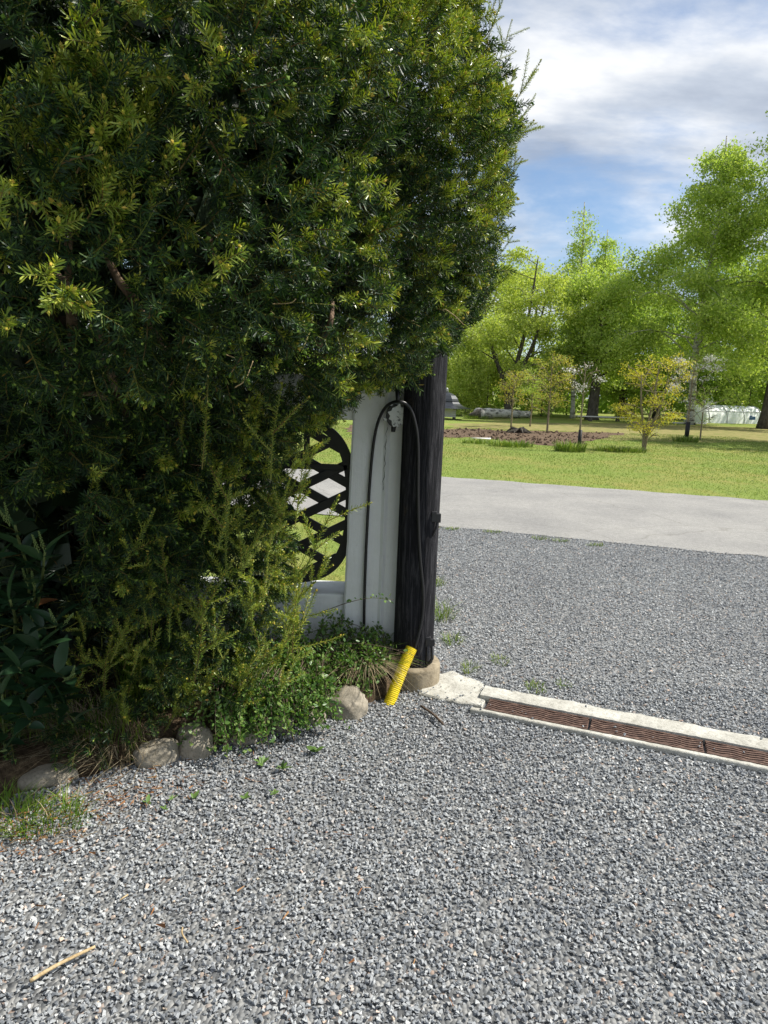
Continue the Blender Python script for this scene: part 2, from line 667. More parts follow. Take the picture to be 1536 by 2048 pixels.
M['grass'] = island_mat('grass_blade', [(0.0, (0.08, 0.17, 0.02)), (0.6, (0.16, 0.28, 0.03)), (1.0, (0.30, 0.37, 0.06))], rough=0.5, trans=0.35)
M['dry_grass'] = island_mat('dry_grass_blade', [(0.0, (0.22, 0.17, 0.10)), (0.6, (0.36, 0.29, 0.18)), (1.0, (0.46, 0.40, 0.27))], rough=0.8, trans=0.2, trans_tint=(1, 1, 0.9))
M['lawn_blade'] = island_mat('lawn_blade', [(0.0, (0.10, 0.16, 0.03)), (0.6, (0.18, 0.25, 0.05)), (0.9, (0.28, 0.33, 0.08)), (1.0, (0.44, 0.38, 0.18))], rough=0.6, trans=0.3)
M['litter'] = island_mat('dry_needle', [(0.0, (0.14, 0.06, 0.025)), (0.6, (0.26, 0.12, 0.045)), (1.0, (0.36, 0.22, 0.10))], rough=0.7)
M['laurel'] = mat('laurel_leaf', (0.012, 0.036, 0.014), 0.4, 0.35)
M['laurel_pale'] = mat('laurel_leaf_pale', (0.022, 0.058, 0.020), 0.42, 0.35)
M['laurel_brown'] = mat('laurel_leaf_withered', (0.20, 0.085, 0.03), 0.6, 0.3)
M['raceme'] = mat('laurel_bud', (0.12, 0.17, 0.05), 0.6)
M['laurel_stem'] = mat('laurel_stem', (0.10, 0.13, 0.04), 0.6)
M['weed'] = mat('weed_leaf', (0.09, 0.16, 0.035), 0.55)
M['stick'] = bark_mat('pale_stick', (0.30, 0.21, 0.10), (0.55, 0.43, 0.26), (30, 30, 8), 0.2)
M['dark_stick'] = bark_mat('dark_stick', (0.05, 0.035, 0.025), (0.16, 0.12, 0.09), (30, 30, 8), 0.3)
M['slate'] = mat('dark_roof_metal', (0.035, 0.040, 0.048), 0.38, 0.5, 0.3)
M['board'] = mat('pale_board', (0.66, 0.64, 0.60), 0.7)
M['plastic'] = mat('white_film', (0.80, 0.82, 0.80), 0.45, 0.4)
M['tube_grey'] = mat('grey_hoop', (0.35, 0.36, 0.36), 0.5, 0.5, 0.4)
M['blue'] = mat('blue_print', (0.06, 0.13, 0.30), 0.6)
M['guard'] = mat('black_tree_guard', (0.012, 0.012, 0.013), 0.6)

# ------------------------------------------------------------------ ground


def sheet(name, pts, z, m, kind='structure'):
    mb = MB()
    mb.add([(p[0], p[1], z) for p in pts], [tuple(range(len(pts)))])
    return tag(mb.build(name, m), kind=kind)


lawn = sheet('lawn', [(-900, -60), (900, -60), (900, 1500), (-900, 1500)], 0.0, M['lawn'])

# road: two edges through points of the photograph, continued straight on both sides
ra, rb = G(880, 953), G(1536, 1003)
rc, rd = G(875, 1054), G(1536, 1115)
du = ((rb - ra).normalized() + (rd - rc).normalized()).normalized()
dv = Vector((-du.y, du.x, 0))
far0, near0 = (ra + rb) / 2, (rc + rd) / 2


def edge_line(p0, amp, o, lo=-40, hi=40, n=400):
    out = []
    for i in range(n + 1):
        s = lo + (hi - lo) * i / n
        p = p0 + du * s
        out.append(p + dv * (amp * nz((s, o, 0), 2.2) + amp * 0.5 * nz((s, o, 3), 7)))
    return out


far_e, near_e = edge_line(far0, 0.12, 1.0), edge_line(near0, 0.10, 5.0)
mb = MB()
n = len(far_e)
vv = [(p.x, p.y, 0.010) for p in near_e] + [(p.x, p.y, 0.026) for p in
      [(a * 0.5 + b * 0.5) for a, b in zip(near_e, far_e)]] + [(p.x, p.y, 0.010) for p in far_e]
ff = []
for i in range(n - 1):
    ff.append((i, i + 1, n + i + 1, n + i))
    ff.append((n + i, n + i + 1, 2 * n + i + 1, 2 * n + i))
mb.add(vv, ff)
tag(mb.build('road', M['road'], smooth=True), kind='structure')


def side_of_road(P):
    """signed distance in front of the near road edge (positive = this side)"""
    w = np.asarray(P)[:, :2] - np.array(near0)[:2]
    return -(w @ np.array(dv)[:2])


# gravel yard: everything this side of the road and right of the gate post, and the whole foreground
GX0 = G(873, 1200).x
gp = [G(872, 1056), G(868, 1180), G(862, 1310), G(800, 1330)]
gravel_poly = [(-6, -3), (9, -3), (near0 + du * 9)[:2], (near0 + du * 2)[:2], (near0 - du * 1.0)[:2]]
gpts = [(-7, -4), (12, -4)]
for s in np.linspace(11, -40, 120):
    p = near0 + du * s + dv * 0.06
    if p.x < gp[0].x:
        break
    gpts.append((p.x, p.y))
gpts += [(gp[0].x, gp[0].y), (gp[1].x, gp[1].y), (gp[2].x, gp[2].y), (0.05, 3.75), (-0.5, 3.7), (-7, 3.6)]
gravel_base = sheet('gravel_yard', gpts, 0.004, M['gravel_ground'])

# ------------------------------------------------------------------ planting bed
bed_line = [(-40, 1630), (60, 1585), (180, 1560), (300, 1520), (400, 1505), (480, 1490), (560, 1465), (640, 1440), (730, 1415), (800, 1395)]
bl = [G(a, b) for a, b in bed_line]
BLX = np.array([p.x for p in bl])
BLY = np.array([p.y for p in bl])


def bed_front(x):
    return np.interp(x, BLX, BLY)


def bed_h(x, y):
    d = np.minimum(np.asarray(y) - bed_front(x), (0.14 - np.asarray(x)) * 1.2)
    t = np.clip((d + 0.04) / 0.22, 0, 1)
    return -0.03 + 0.14 * t * t * (3 - 2 * t)


xs = np.linspace(-4.5, 0.25, 130)
ys = np.linspace(2.2, 4.42, 90)
XX, YY = np.meshgrid(xs, ys)
ZZ = bed_h(XX, YY)
ZZ = ZZ + np.array([[0.012 * nz((x, y, 0), 9) + 0.01 * nz((x, y, 5), 24) for x, y in zip(r1, r2)] for r1, r2 in zip(XX, YY)])
idx = np.arange(XX.size).reshape(XX.shape)
q = np.stack([idx[:-1, :-1], idx[:-1, 1:], idx[1:, 1:], idx[1:, :-1]], -1).reshape(-1, 4)
tag(np_mesh('soil_bed', np.stack([XX, YY, ZZ], -1).reshape(-1, 3), [q], M['soil'], smooth=True), kind='structure')

# dug vegetable strip and the worn turf beyond it
def blob_sheet(name, px_pts, z, m, amp=0.25, sub=8, bumpz=0.0):
    P = [G(a, b) for a, b in px_pts]
    out = []
    for i in range(len(P)):
        a, b = P[i], P[(i + 1) % len(P)]
        for k in range(sub):
            p = a.lerp(b, k / sub)
            out.append((p.x + amp * nz((p.x, p.y, 1), 1.3), p.y + amp * 2 * nz((p.x, p.y, 9), 1.1)))
    return sheet(name, out, z, m)


blob_sheet('dead_turf_strip', [(895, 846), (1100, 846), (1300, 848), (1700, 862), (1700, 884), (1400, 884), (1200, 880), (1000, 862), (895, 862)], 0.004, M['dead_turf'], 0.5)
dug = blob_sheet('dug_soil_strip', [(700, 850), (886, 858), (1010, 861), (1120, 864), (1240, 866), (1225, 876), (1175, 882), (1110, 892), (1050, 889), (1000, 880), (886, 874), (700, 868)], 0.008, M['dug_soil'], 0.55)

# ------------------------------------------------------------------ stones of the gravel


def stone_protos(n, npts, seed, flat=1.0):
    r = np.random.default_rng(seed)
    out = []
    for _ in range(n):
        p = r.normal(size=(npts, 3))
        p /= np.linalg.norm(p, axis=1, keepdims=True)
        p *= np.array([1.0, r.uniform(0.6, 0.95), r.uniform(0.45, 0.75) * flat]) * 0.5 * r.uniform(0.85, 1.1, (npts, 1))
        bm = bmesh.new()
        for v in p:
            bm.verts.new(v)
        bmesh.ops.convex_hull(bm, input=bm.verts)
        loose = [v for v in bm.verts if not v.link_faces]
        bmesh.ops.delete(bm, geom=loose, context='VERTS')
        bmesh.ops.triangulate(bm, faces=bm.faces[:])
        bm.verts.index_update()
        V = np.array([v.co[:] for v in bm.verts])
        Fc = np.array([[v.index for v in f.verts] for f in bm.faces])
        bm.free()
        out.append((V, [(Fc, 0)]))
    return out


# drain frame, needed to keep stones off the concrete
dr_a, dr_b = G(966, 1404, 0.03), G(1536, 1516, 0.03)
DU = (dr_b - dr_a).normalized()
DV = Vector((-DU.y, DU.x, 0))          # away from the camera
DR_LEN = (dr_b - dr_a).length + 1.6
_b1, _b2 = G(1400, 1472, 0.03), G(1400, 1503, 0.03)
GR_W = 0.125
BACK_W = 0.135
FRONT_W = 0.035


def in_drain(P, pad=0.0):
    w = np.asarray(P)[:, :2] - np.array(dr_a)[:2]
    s, t = w @ np.array(DU)[:2], w @ np.array(DV)[:2]
    return (s > -0.02) & (s < DR_LEN) & (t > -(GR_W / 2 + FRONT_W + pad)) & (t < GR_W / 2 + BACK_W + pad)


FOOT_R = 0.150
pole_c = G(830, 1386)
POLE = Vector((D(826, 1322, pole_c.y + FOOT_R).x, pole_c.y + FOOT_R, 0))
pad_px = [(836, 1384), (862, 1350), (905, 1340), (968, 1366), (975, 1392), (962, 1412), (908, 1402), (870, 1394)]
pad_pts = [G(a, b, 0.02) for a, b in pad_px]


def in_poly(P, poly):
    x, y = np.asarray(P)[:, 0], np.asarray(P)[:, 1]
    ins = np.zeros(len(x), bool)
    for i in range(len(poly)):
        a, b = poly[i], poly[i - 1]
        c = ((a[1] > y) != (b[1] > y)) & (x < (b[0] - a[0]) * (y - a[1]) / (b[1] - a[1] + 1e-12) + a[0])
        ins ^= c
    return ins


def on_gravel(P):
    ok = in_poly(P, gpts)
    ok &= ~in_drain(P, 0.0) & ~in_poly(P, [(p.x, p.y) for p in pad_pts])
    ok &= np.hypot(P[:, 0] - POLE.x, P[:, 1] - POLE.y) > FOOT_R
    inbed = (P[:, 1] > bed_front(P[:, 0]) + 0.02) & (P[:, 0] < 0.12)
    ok &= ~inbed
    ok &= side_of_road(P) > -0.02 - np.abs(rng.normal(0, 0.07, len(P))) * (rng.random(len(P)) < 0.25)
    return ok


def scatter_gravel(name, lo, hi, density, protos, smin, smax, label, mx=190):
    area = (hi[0] - lo[0]) * (hi[1] - lo[1])
    n = int(area * density)
    P = np.stack([rng.uniform(lo[0], hi[0], n), rng.uniform(lo[1], hi[1], n), np.zeros(n)], 1)
    px, py, dz = proj(P)
    P = P[(dz > 0.1) & (px > -mx) & (px < 1536 + mx) & (py < 2048 + mx) & on_gravel(P)]
    n = len(P)
    sz = rng.uniform(smin, smax, n) ** 1.0
    P[:, 2] = 0.004 + sz * rng.uniform(0.12, 0.50, n)
    tilt = np.stack([rng.normal(0, 0.35, n), rng.normal(0, 0.35, n), np.ones(n)], 1)
    V, FF, MM = stamp(protos, rng.integers(0, len(protos), n), P, rots_to(tilt), sz)
    o = np_mesh(name, V, FF, M['stone_chip'], MM)
    tag(o, label, 'gravel', kind='stuff')
    return n


yfar = 8.2


def stray_stones():
    S, szs = [], []
    while len(S) < 110:
        if rng.random() < 0.45:
            q = pad_pts[int(rng.integers(0, len(pad_pts)))].lerp(pad_pts[int(rng.integers(0, len(pad_pts)))], rng.random())
            z = 0.024
        else:
            q = Vector(dr_a + DU * rng.uniform(0, 1.9) + DV * (GR_W / 2 + BACK_W * (1 - 0.45 * rng.random() ** 2.0))) if rng.random() < 0.6 else Vector(dr_a + DU * rng.uniform(-0.1, 1.9) + DV * rng.uniform(-0.09, 0.02))
            z = 0.040 if (q - dr_a).dot(DV) > 0.05 else 0.028
        S.append((q.x, q.y, z + 0.003))
        szs.append(rng.uniform(0.006, 0.018))
    pr = stone_protos(8, 9, 12)
    n_ = len(S)
    V, FF, MM = stamp(pr, rng.integers(0, 8, n_), np.array(S), rots_to(rng.normal(0, 0.3, (n_, 3)) + np.array([0, 0, 1])), np.array(szs))
    tag(np_mesh('stray_gravel', V, FF, M['stone_chip'], MM), 'stray gravel chips scattered on the concrete pad and kerb', 'gravel', kind='stuff')


stray_stones()
SPLIT = 3.55
n1 = scatter_gravel('gravel', (-2.6, 1.05), (2.9, SPLIT), 7800, stone_protos(16, 7, 3), 0.0085, 0.0205,
                    'grey crushed gravel with pink chips covering the near yard')
n2 = scatter_gravel('far_gravel', (0.0, SPLIT), (5.2, yfar), 4300, stone_protos(10, 6, 4, 0.6), 0.013, 0.024,
                    'grey crushed gravel between the drain and the road', 120)

# ------------------------------------------------------------------ drain
drain = thing('channel_drain', dr_a, 'pale concrete channel drain with rusty wavy grates across the gravel', 'drain')


def dpt(s, t, z):
    p = dr_a + DU * s + DV * t
    return (p.x, p.y, z)


def strip(name, t0, t1, z1, s0, s1, rough, seed, n=120):
    mb = MB()
    vv, ff = [], []
    for i in range(n + 1):
        s = s0 + (s1 - s0) * i / n
        e0 = t0 if abs(t0) < 0.08 else t0 + rough * nz((s, seed, 0), 9)
        e1 = t1 if abs(t1) < 0.08 else t1 + rough * (nz((s, seed, 4), 6) + 0.6 * nz((s, seed, 8), 25))
        for (t, z) in ((e0, -0.03), (e0, z1 - 0.004), (e0 + (e1 - e0) * 0.12, z1), ((e0 + e1) / 2, z1 + 0.004 * nz((s, seed, 6), 12)),
                       (e0 + (e1 - e0) * 0.88, z1 - 0.002), (e1, z1 - 0.012), (e1, -0.03)):
            vv.append(dpt(s, t, z + (0.003 * nz((s, t, seed), 30) if z > 0 else 0)))
    k = 7
    for i in range(n):
        for j in range(k - 1):
            ff.append((i * k + j, (i + 1) * k + j, (i + 1) * k + j + 1, i * k + j + 1))
    ff.append(tuple(range(k)))
    ff.append(tuple(n * k + j for j in range(k - 1, -1, -1)))
    mb.add(vv, ff)
    return mb.build(name, M['concrete'], drain, smooth=False)


strip('concrete_kerb', GR_W / 2 + 0.002, GR_W / 2 + BACK_W, 0.040, -0.03, DR_LEN, 0.014, 2.0)
strip('concrete_lip', -(GR_W / 2 + FRONT_W), -(GR_W / 2 + 0.002), 0.028, -0.04, DR_LEN, 0.008, 7.0)
mb = MB()
mb.box(dr_a + DU * (DR_LEN / 2) + Vector((0, 0, -0.045)), (DR_LEN, GR_W, 0.03), Matrix.Rotation(math.atan2(DU.y, DU.x), 3, 'Z'))
mb.build('channel_floor', M['soil'], drain)
seg = 0.50
ngr = int(DR_LEN / seg)
for g in range(ngr):
    s0 = 0.02 + g * seg
    fr = MB()
    for t in (-GR_W / 2 + 0.006, GR_W / 2 - 0.006):
        fr.box(Vector(dpt(s0 + seg / 2 - 0.004, t, 0.018)), (seg - 0.010, 0.010, 0.018), Matrix.Rotation(math.atan2(DU.y, DU.x), 3, 'Z'))
    for k in range(5):
        fr.box(Vector(dpt(s0 + 0.006 + k * (seg - 0.02) / 4, 0, 0.013)), (0.009, GR_W - 0.014, 0.012), Matrix.Rotation(math.atan2(DU.y, DU.x), 3, 'Z'))
    gro = fr.build('grate', M['rust'], drain)
    for b in range(5):
        t0 = -GR_W / 2 + 0.022 + b * (GR_W - 0.044) / 4
        bm_ = MB()
        vv, ff = [], []
        nn = 26
        for i in range(nn + 1):
            s = s0 + 0.004 + (seg - 0.018) * i / nn
            t = t0 + 0.0055 * math.sin(s * 2 * math.pi / 0.122)
            for (dt, z) in ((-0.0060, 0.010), (-0.0054, 0.0255), (0.0054, 0.0255), (0.0060, 0.010)):
                vv.append(dpt(s, t + dt, z))
        for i in range(nn):
            for j in range(3):
                ff.append((i * 4 + j, (i + 1) * 4 + j, (i + 1) * 4 + j + 1, i * 4 + j + 1))
        bm_.add(vv, ff)
        bm_.build('bar', M['rust'], gro)
# concrete pad by the post
mb = MB()
sub = []
for i in range(len(pad_pts)):
    a, b = pad_pts[i], pad_pts[(i + 1) % len(pad_pts)]
    for k in range(7):
        p = a.lerp(b, k / 7)
        sub.append(Vector((p.x + 0.014 * nz(p, 16), p.y + 0.014 * nz(p, 16, 4.0), 0)))
c = sum(sub, Vector()) / len(sub)
rings = [(1.0, -0.02), (1.0, 0.014), (0.95, 0.020), (0.6, 0.021), (0.25, 0.021)]
vv, ff = [], []
nS = len(sub)
for sc, z in rings:
    for p in sub:
        w = c + (p - c) * sc
        vv.append((w.x, w.y, z + (0.006 * nz(w, 25) if z > 0 else 0)))
for r in range(len(rings) - 1):
    for i in range(nS):
        j = (i + 1) % nS
        ff.append((r * nS + i, r * nS + j, (r + 1) * nS + j, (r + 1) * nS + i))
ff.append(tuple((len(rings) - 1) * nS + i for i in range(nS)))
mb.add(vv, ff)
mb.build('concrete_pad', M['concrete'], drain, smooth=False)
settle(drain, dr_a)
for o in drain.children:
    pass

# ------------------------------------------------------------------ white wall, pillar, iron screen
WY = POLE.y + 0.07                                   # front plane of the pillar
pl0, pl1 = D(689, 1200, WY), D(801, 1200, WY)
pt0, pt1 = D(705, 850, WY), D(806, 850, WY)
wall = thing('garden_wall', (0, 0, 0), 'white painted wall with square pillar and low plinth beside the black post', 'wall')
mb = MB()
zt = 1.62
wL0, wR0, wL1, wR1 = pl0.x - 0.012, pl1.x, pt0.x, pt1.x + 0.01
dep = 0.30
nzs = 26
vv, ff = [], []
xm = 0.66
for i in range(nzs + 1):
    z = zt * i / nzs
    f = z / 1.45
    a, b = wL0 + (wL1 - wL0) * f, wR0 + (wR1 - wR0) * f
    wob = 0.004 * nz((0, 0, z), 6)
    m_ = a + (b - a) * xm
    for (x, y) in ((a, WY + dep), (a + wob, WY + 0.006), (a + 0.010 + wob, WY), (m_ - 0.016, WY), (m_, WY - 0.011), (m_ + 0.018, WY + 0.004), (b, WY + 0.012), (b, WY + dep)):
        vv.append((x + 0.002 * nz((x, y, z), 14), y + 0.003 * nz((x, y, z), 9), z))
k = 8
for i in range(nzs):
    for j in range(k):
        j2 = (j + 1) % k
        ff.append((i * k + j, i * k + j2, (i + 1) * k + j2, (i + 1) * k + j))
ff.append(tuple(nzs * k + j for j in range(k)))
mb.add(vv, ff)
mb.build('pillar', M['white'], wall)
WX0 = -2.6
pz = D(640, 1187, WY + 0.03).z
mb = MB()
mb.box(((WX0 + wL0 + 0.02) / 2, WY + 0.165, pz / 2), (wL0 + 0.02 - WX0, 0.27, pz))
mb.build('plinth', M['white'], wall, bevel=0.012)
bz = D(660, 838, WY + 0.03).z
mb = MB()
mb.box(((WX0 + wL1 + 0.01) / 2, WY + 0.155, (bz + zt) / 2), (wL1 + 0.01 - WX0, 0.28, zt - bz + 0.004))
mb.build('lintel', M['white'], wall, bevel=0.012)
# a hairline crack along the joint of the pillar, under the box
mb = MB()
path = []
for i in range(16):
    f = i / 15
    p = D(774 - 8 * f + 1.6 * math.sin(i * 2.3), 850 + 130 * f, WY - 0.010)
    path.append(p)
mb.tube(path, [0.0011 + 0.0006 * math.sin(i * 1.7) for i in range(16)], 5)
mb.build('crack', mat('crack_shadow_gap', (0.05, 0.05, 0.05), 0.9), wall)
settle(wall, ((wL0 + wR0) / 2, WY, 0))

SY = WY + 0.17
screen = thing('iron_screen', (0, 0, 0), 'black iron lattice screen set in the white wall opening', 'screen')
ocx, ocz, orx, orz = wL0 - 0.425, (pz + bz) / 2 + 0.01, 0.475, (bz - pz) / 2 - 0.005
mb = MB()
N = 72
vv, ff = [], []
for i in range(N):
    a = 2 * math.pi * i / N
    ca, sa = math.cos(a), math.sin(a)
    ca = math.copysign(abs(ca) ** 0.56, ca)
    sa = math.copysign(abs(sa) ** 0.75, sa)
    for rr in (1.0, 0.885):
        for y in (-0.012, 0.012):
            vv.append((ocx + ca * orx * rr, SY + y, ocz + sa * orz * (rr if rr == 1 else 0.92)))
for i in range(N):
    j = (i + 1) % N
    a, b = i * 4, j * 4
    ff += [(a, b, b + 2, a + 2), (a + 1, a + 3, b + 3, b + 1), (a, a + 1, b + 1, b), (a + 2, b + 2, b + 3, a + 3)]
mb.add(vv, ff)
mb.build('oval_frame', M['iron'], screen)


def bar_in_oval(x0, z0, x1, z1, w, name='lattice_bar', yo=0.0):
    # clip to the oval
    ts = [t for t in np.linspace(0, 1, 161) if ((x0 + (x1 - x0) * t - ocx) / (orx * 0.95)) ** 2 * 1.0 < 1 and abs((x0 + (x1 - x0) * t - ocx) / (orx * 0.95)) ** 3.0 + abs((z0 + (z1 - z0) * t - ocz) / (orz * 0.95)) ** 2.6 < 1]
    if len(ts) < 4:
        return
    ta, tb = ts[0], ts[-1]
    p = Vector((x0 + (x1 - x0) * ta, SY + yo, z0 + (z1 - z0) * ta))
    q_ = Vector((x0 + (x1 - x0) * tb, SY + yo, z0 + (z1 - z0) * tb))
    L = (q_ - p).length
    an = math.atan2(q_.z - p.z, q_.x - p.x)
    MB().box((p + q_) / 2, (L, 0.014, w), Matrix.Rotation(-an, 3, 'Y')).build(name, M['iron'], screen, bevel=0.004)


pitch_z = 0.168
for k in range(-5, 5):
    z0 = pz + k * pitch_z
    sl = 0.52
    bar_in_oval(ocx - 0.6, z0, ocx + 0.6, z0 + 1.2 * sl, 0.050, yo=0.0)
    bar_in_oval(ocx - 0.6, z0 + 1.2 * sl, ocx + 0.6, z0, 0.050, yo=0.005)
for zz_, w in ((ocz + orz * 0.42, 0.034),):
    bar_in_oval(ocx - 0.6, zz_, ocx + 0.6, zz_, w, 'cross_bar', -0.005)
for xo in (-0.2, 0.2):
    MB().box((ocx + xo, SY, ocz + orz * 0.70), (0.032, 0.016, orz * 0.5)).build('upright_bar', M['iron'], screen)
settle(screen, (ocx, SY, pz))

# ------------------------------------------------------------------ tarred gate post on its footing
post = thing('gate_post', POLE, 'thick black tarred wooden gate post in front of the white pillar', 'post')
mb = MB()
sides, rings_ = 64, 46
PH = 1.90
vv, ff = [], []
for i in range(rings_):
    z = 0.055 + (PH - 0.055) * i / (rings_ - 1)
    for k in range(sides):
        a = 2 * math.pi * k / sides
        r = 0.104 + 0.004 * (1 - z / 2) + 0.006 * mnoise.noise(Vector((math.cos(a) * 1.2, math.sin(a) * 1.2, z * 0.8)))
        cr_ = mnoise.noise(Vector((math.cos(a) * 7, math.sin(a) * 7, z * 0.9)))
        r -= 0.006 * max(0, cr_ - 0.38) * 2.5
        r += 0.0012 * mnoise.noise(Vector((math.cos(a) * 22, math.sin(a) * 22, z * 1.5)))
        vv.append((POLE.x + r * math.cos(a), POLE.y + r * math.sin(a), z))
for i in range(rings_ - 1):
    for k in range(sides):
        k2 = (k + 1) % sides
        ff.append((i * sides + k, i * sides + k2, (i + 1) * sides + k2, (i + 1) * sides + k))
ff.append(tuple((rings_ - 1) * sides + k for k in range(sides)))
mb.add(vv, ff)
mb.build('shaft', M['post'], post, smooth=True)


def hinge(px, py, name, hook):
    p = D(px, py, POLE.y - 0.075)
    h = MB()
    h.box(p, (0.026, 0.03, 0.055))
    h.box(p + Vector((0.022, -0.004, -0.006)), (0.026, 0.022, 0.046))
    o = h.build(name, M['steel'], post, bevel=0.003)
    h2 = MB()
    if hook:
        h2.tube([p + Vector((0.018, -0.004, -0.02)), p + Vector((0.016, -0.004, -0.055)), p + Vector((0.004, -0.004, -0.085)), p + Vector((-0.004, 0.0, -0.10))], 0.0065, 8)
    else:
        h2.tube([p + Vector((0.0, -0.012, -0.02)), p + Vector((-0.002, -0.012, -0.13))], 0.008, 8)
        h2.tube([p + Vector((0.024, -0.012, -0.02)), p + Vector((0.026, -0.012, -0.09)), p + Vector((0.008, -0.012, -0.12))], 0.008, 8)
    h2.build('hinge_pin', M['steel'], o, smooth=True)


hinge(868, 1033, 'hinge_bracket', True)
hinge(856, 1283, 'hinge_bracket', False)
settle(post, POLE)

mb = MB()
prof = [(FOOT_R * 0.98, -0.08), (FOOT_R * 1.0, 0.0), (FOOT_R, 0.105), (FOOT_R * 0.97, 0.118), (FOOT_R * 0.7, 0.120), (0.01, 0.115)]
mb.lathe((0, 0, 0), prof, 40)
foot = mb.build('post_footing', M['footing'], smooth=True)
for v in foot.data.vertices:
    v.co += Vector((nz(v.co, 12), nz(v.co, 12, 3), nz(v.co, 14, 7))) * 0.006
foot.location = (POLE.x, POLE.y, 0)
tag(foot, 'round weathered concrete footing under the black gate post', 'footing')

# ------------------------------------------------------------------ junction box, cable, conduit
jb = thing('junction_box', (0, 0, 0), 'flaking white junction box where the cable loops over the pillar', 'junction box')
jy = WY - 0.075
jc = D(793, 832, jy)
rt = Matrix.Rotation(R_(90), 3, 'X')
m0 = MB().lathe((0, 0, 0), [(0.044, 0.0), (0.046, 0.006), (0.046, 0.060), (0.043, 0.066), (0.02, 0.067), (0.001, 0.067)], 20)
mb = MB().add([jc + Vector((-0.008, 0.070, 0)) + rt @ Vector((v[0], v[1] * 1.25, v[2])) for v in m0.v], m0.f)
mb.build('housing', M['steel'], jb, smooth=False)
vv = []
N_ = 22
for k in range(N_):
    a = 2 * math.pi * k / N_
    rr = 0.043 * (1 + 0.16 * math.sin(k * 2.7) + 0.10 * math.sin(k * 5.1 + 1))
    vv.append(jc + Vector((0.006 + rr * math.cos(a), 0.0, rr * 1.25 * math.sin(a))))
vv += [p + Vector((0, -0.008, 0)) for p in vv]
mb = MB().add(vv, [tuple(range(N_, 2 * N_)), tuple(range(N_ - 1, -1, -1))] + [(k, (k + 1) % N_, N_ + (k + 1) % N_, N_ + k) for k in range(N_)])
mb.build('painted_lid', M['box'], jb)
for (dx, dz) in ((-0.058, -0.020), (0.044, -0.036), (-0.030, 0.058), (0.046, 0.030)):
    MB().box(jc + Vector((dx, 0.02, dz)), (0.018, 0.03, 0.016), Matrix.Rotation(0.5, 3, 'Y')).build('lug', M['box'], jb, bevel=0.003)
MB().tube([jc + Vector((-0.012, 0.022, -0.050)), jc + Vector((-0.014, 0.022, -0.082))], [0.014, 0.011], 10).build('cable_gland', M['steel'], jb, smooth=True)
settle(jb, jc)


def spline(pts, n=60):
    P = [Vector(p) for p in pts]
    P = [P[0] * 2 - P[1]] + P + [P[-1] * 2 - P[-2]]
    out = []
    segs = len(P) - 3
    for i in range(n + 1):
        u = i / n * segs
        k = min(int(u), segs - 1)
        t = u - k
        a, b, c_, d = P[k], P[k + 1], P[k + 2], P[k + 3]
        out.append(0.5 * ((2 * b) + (c_ - a) * t + (2 * a - 5 * b + 4 * c_ - d) * t * t + (3 * b - a - 3 * c_ + d) * t ** 3))
    return out


cy = WY - 0.02
pyf = POLE.y - 0.114
cab = [(728, 1262, cy), (729, 1190, cy), (733, 1080, cy), (740, 960, cy), (748, 880, cy), (759, 836, cy - 0.05), (775, 811, cy - 0.11), (797, 803, pyf - 0.01), (817, 812, pyf), (829, 840, pyf),
       (836, 890, pyf), (836, 1000, pyf), (839, 1100, pyf - 0.004), (846, 1180, pyf - 0.004), (845, 1230, pyf - 0.008), (836, 1275, pyf - 0.02), (828, 1300, pyf - 0.03)]
cp = [D(a, b, y) for a, b, y in cab]
cable = MB().tube(spline(cp, 120), 0.0080, 10).build('electric_cable', M['rubber'], smooth=True)
tag(cable, 'black electric cable arching over the box and down into the yellow pipe', 'cable')
MB().tube([D(796, 804, pyf - 0.006), D(795, 785, pyf + 0.02), D(793, 760, cy - 0.02)], 0.011, 8).build('cable_riser', M['rubber'], cable, smooth=True)

c_bot, c_top = G(777, 1412, -0.01), D(823, 1296, pyf - 0.035)
cpath = [c_bot, c_bot.lerp(c_top, 0.35) + Vector((-0.004, 0, 0)), c_bot.lerp(c_top, 0.7) + Vector((-0.002, 0, 0.004)), c_top]
sp = spline(cpath, 150)
mb = MB()
mb.tube(sp, [0.0295 + 0.0013 * (1 if math.sin(i * 2 * math.pi / 4.4) > 0 else -1) for i in range(151)], 22, cap=False)
tdir = (sp[-1] - sp[-2]).normalized()
mb.tube([sp[-1], sp[-1] - tdir * 0.06], [0.0295, 0.026], 22, cap=False)
conduit = mb.build('conduit_pipe', M['yellow'], smooth=False)
tag(conduit, 'yellow corrugated plastic conduit leaning out of the gravel by the post footing', 'pipe')

# ------------------------------------------------------------------ boulders


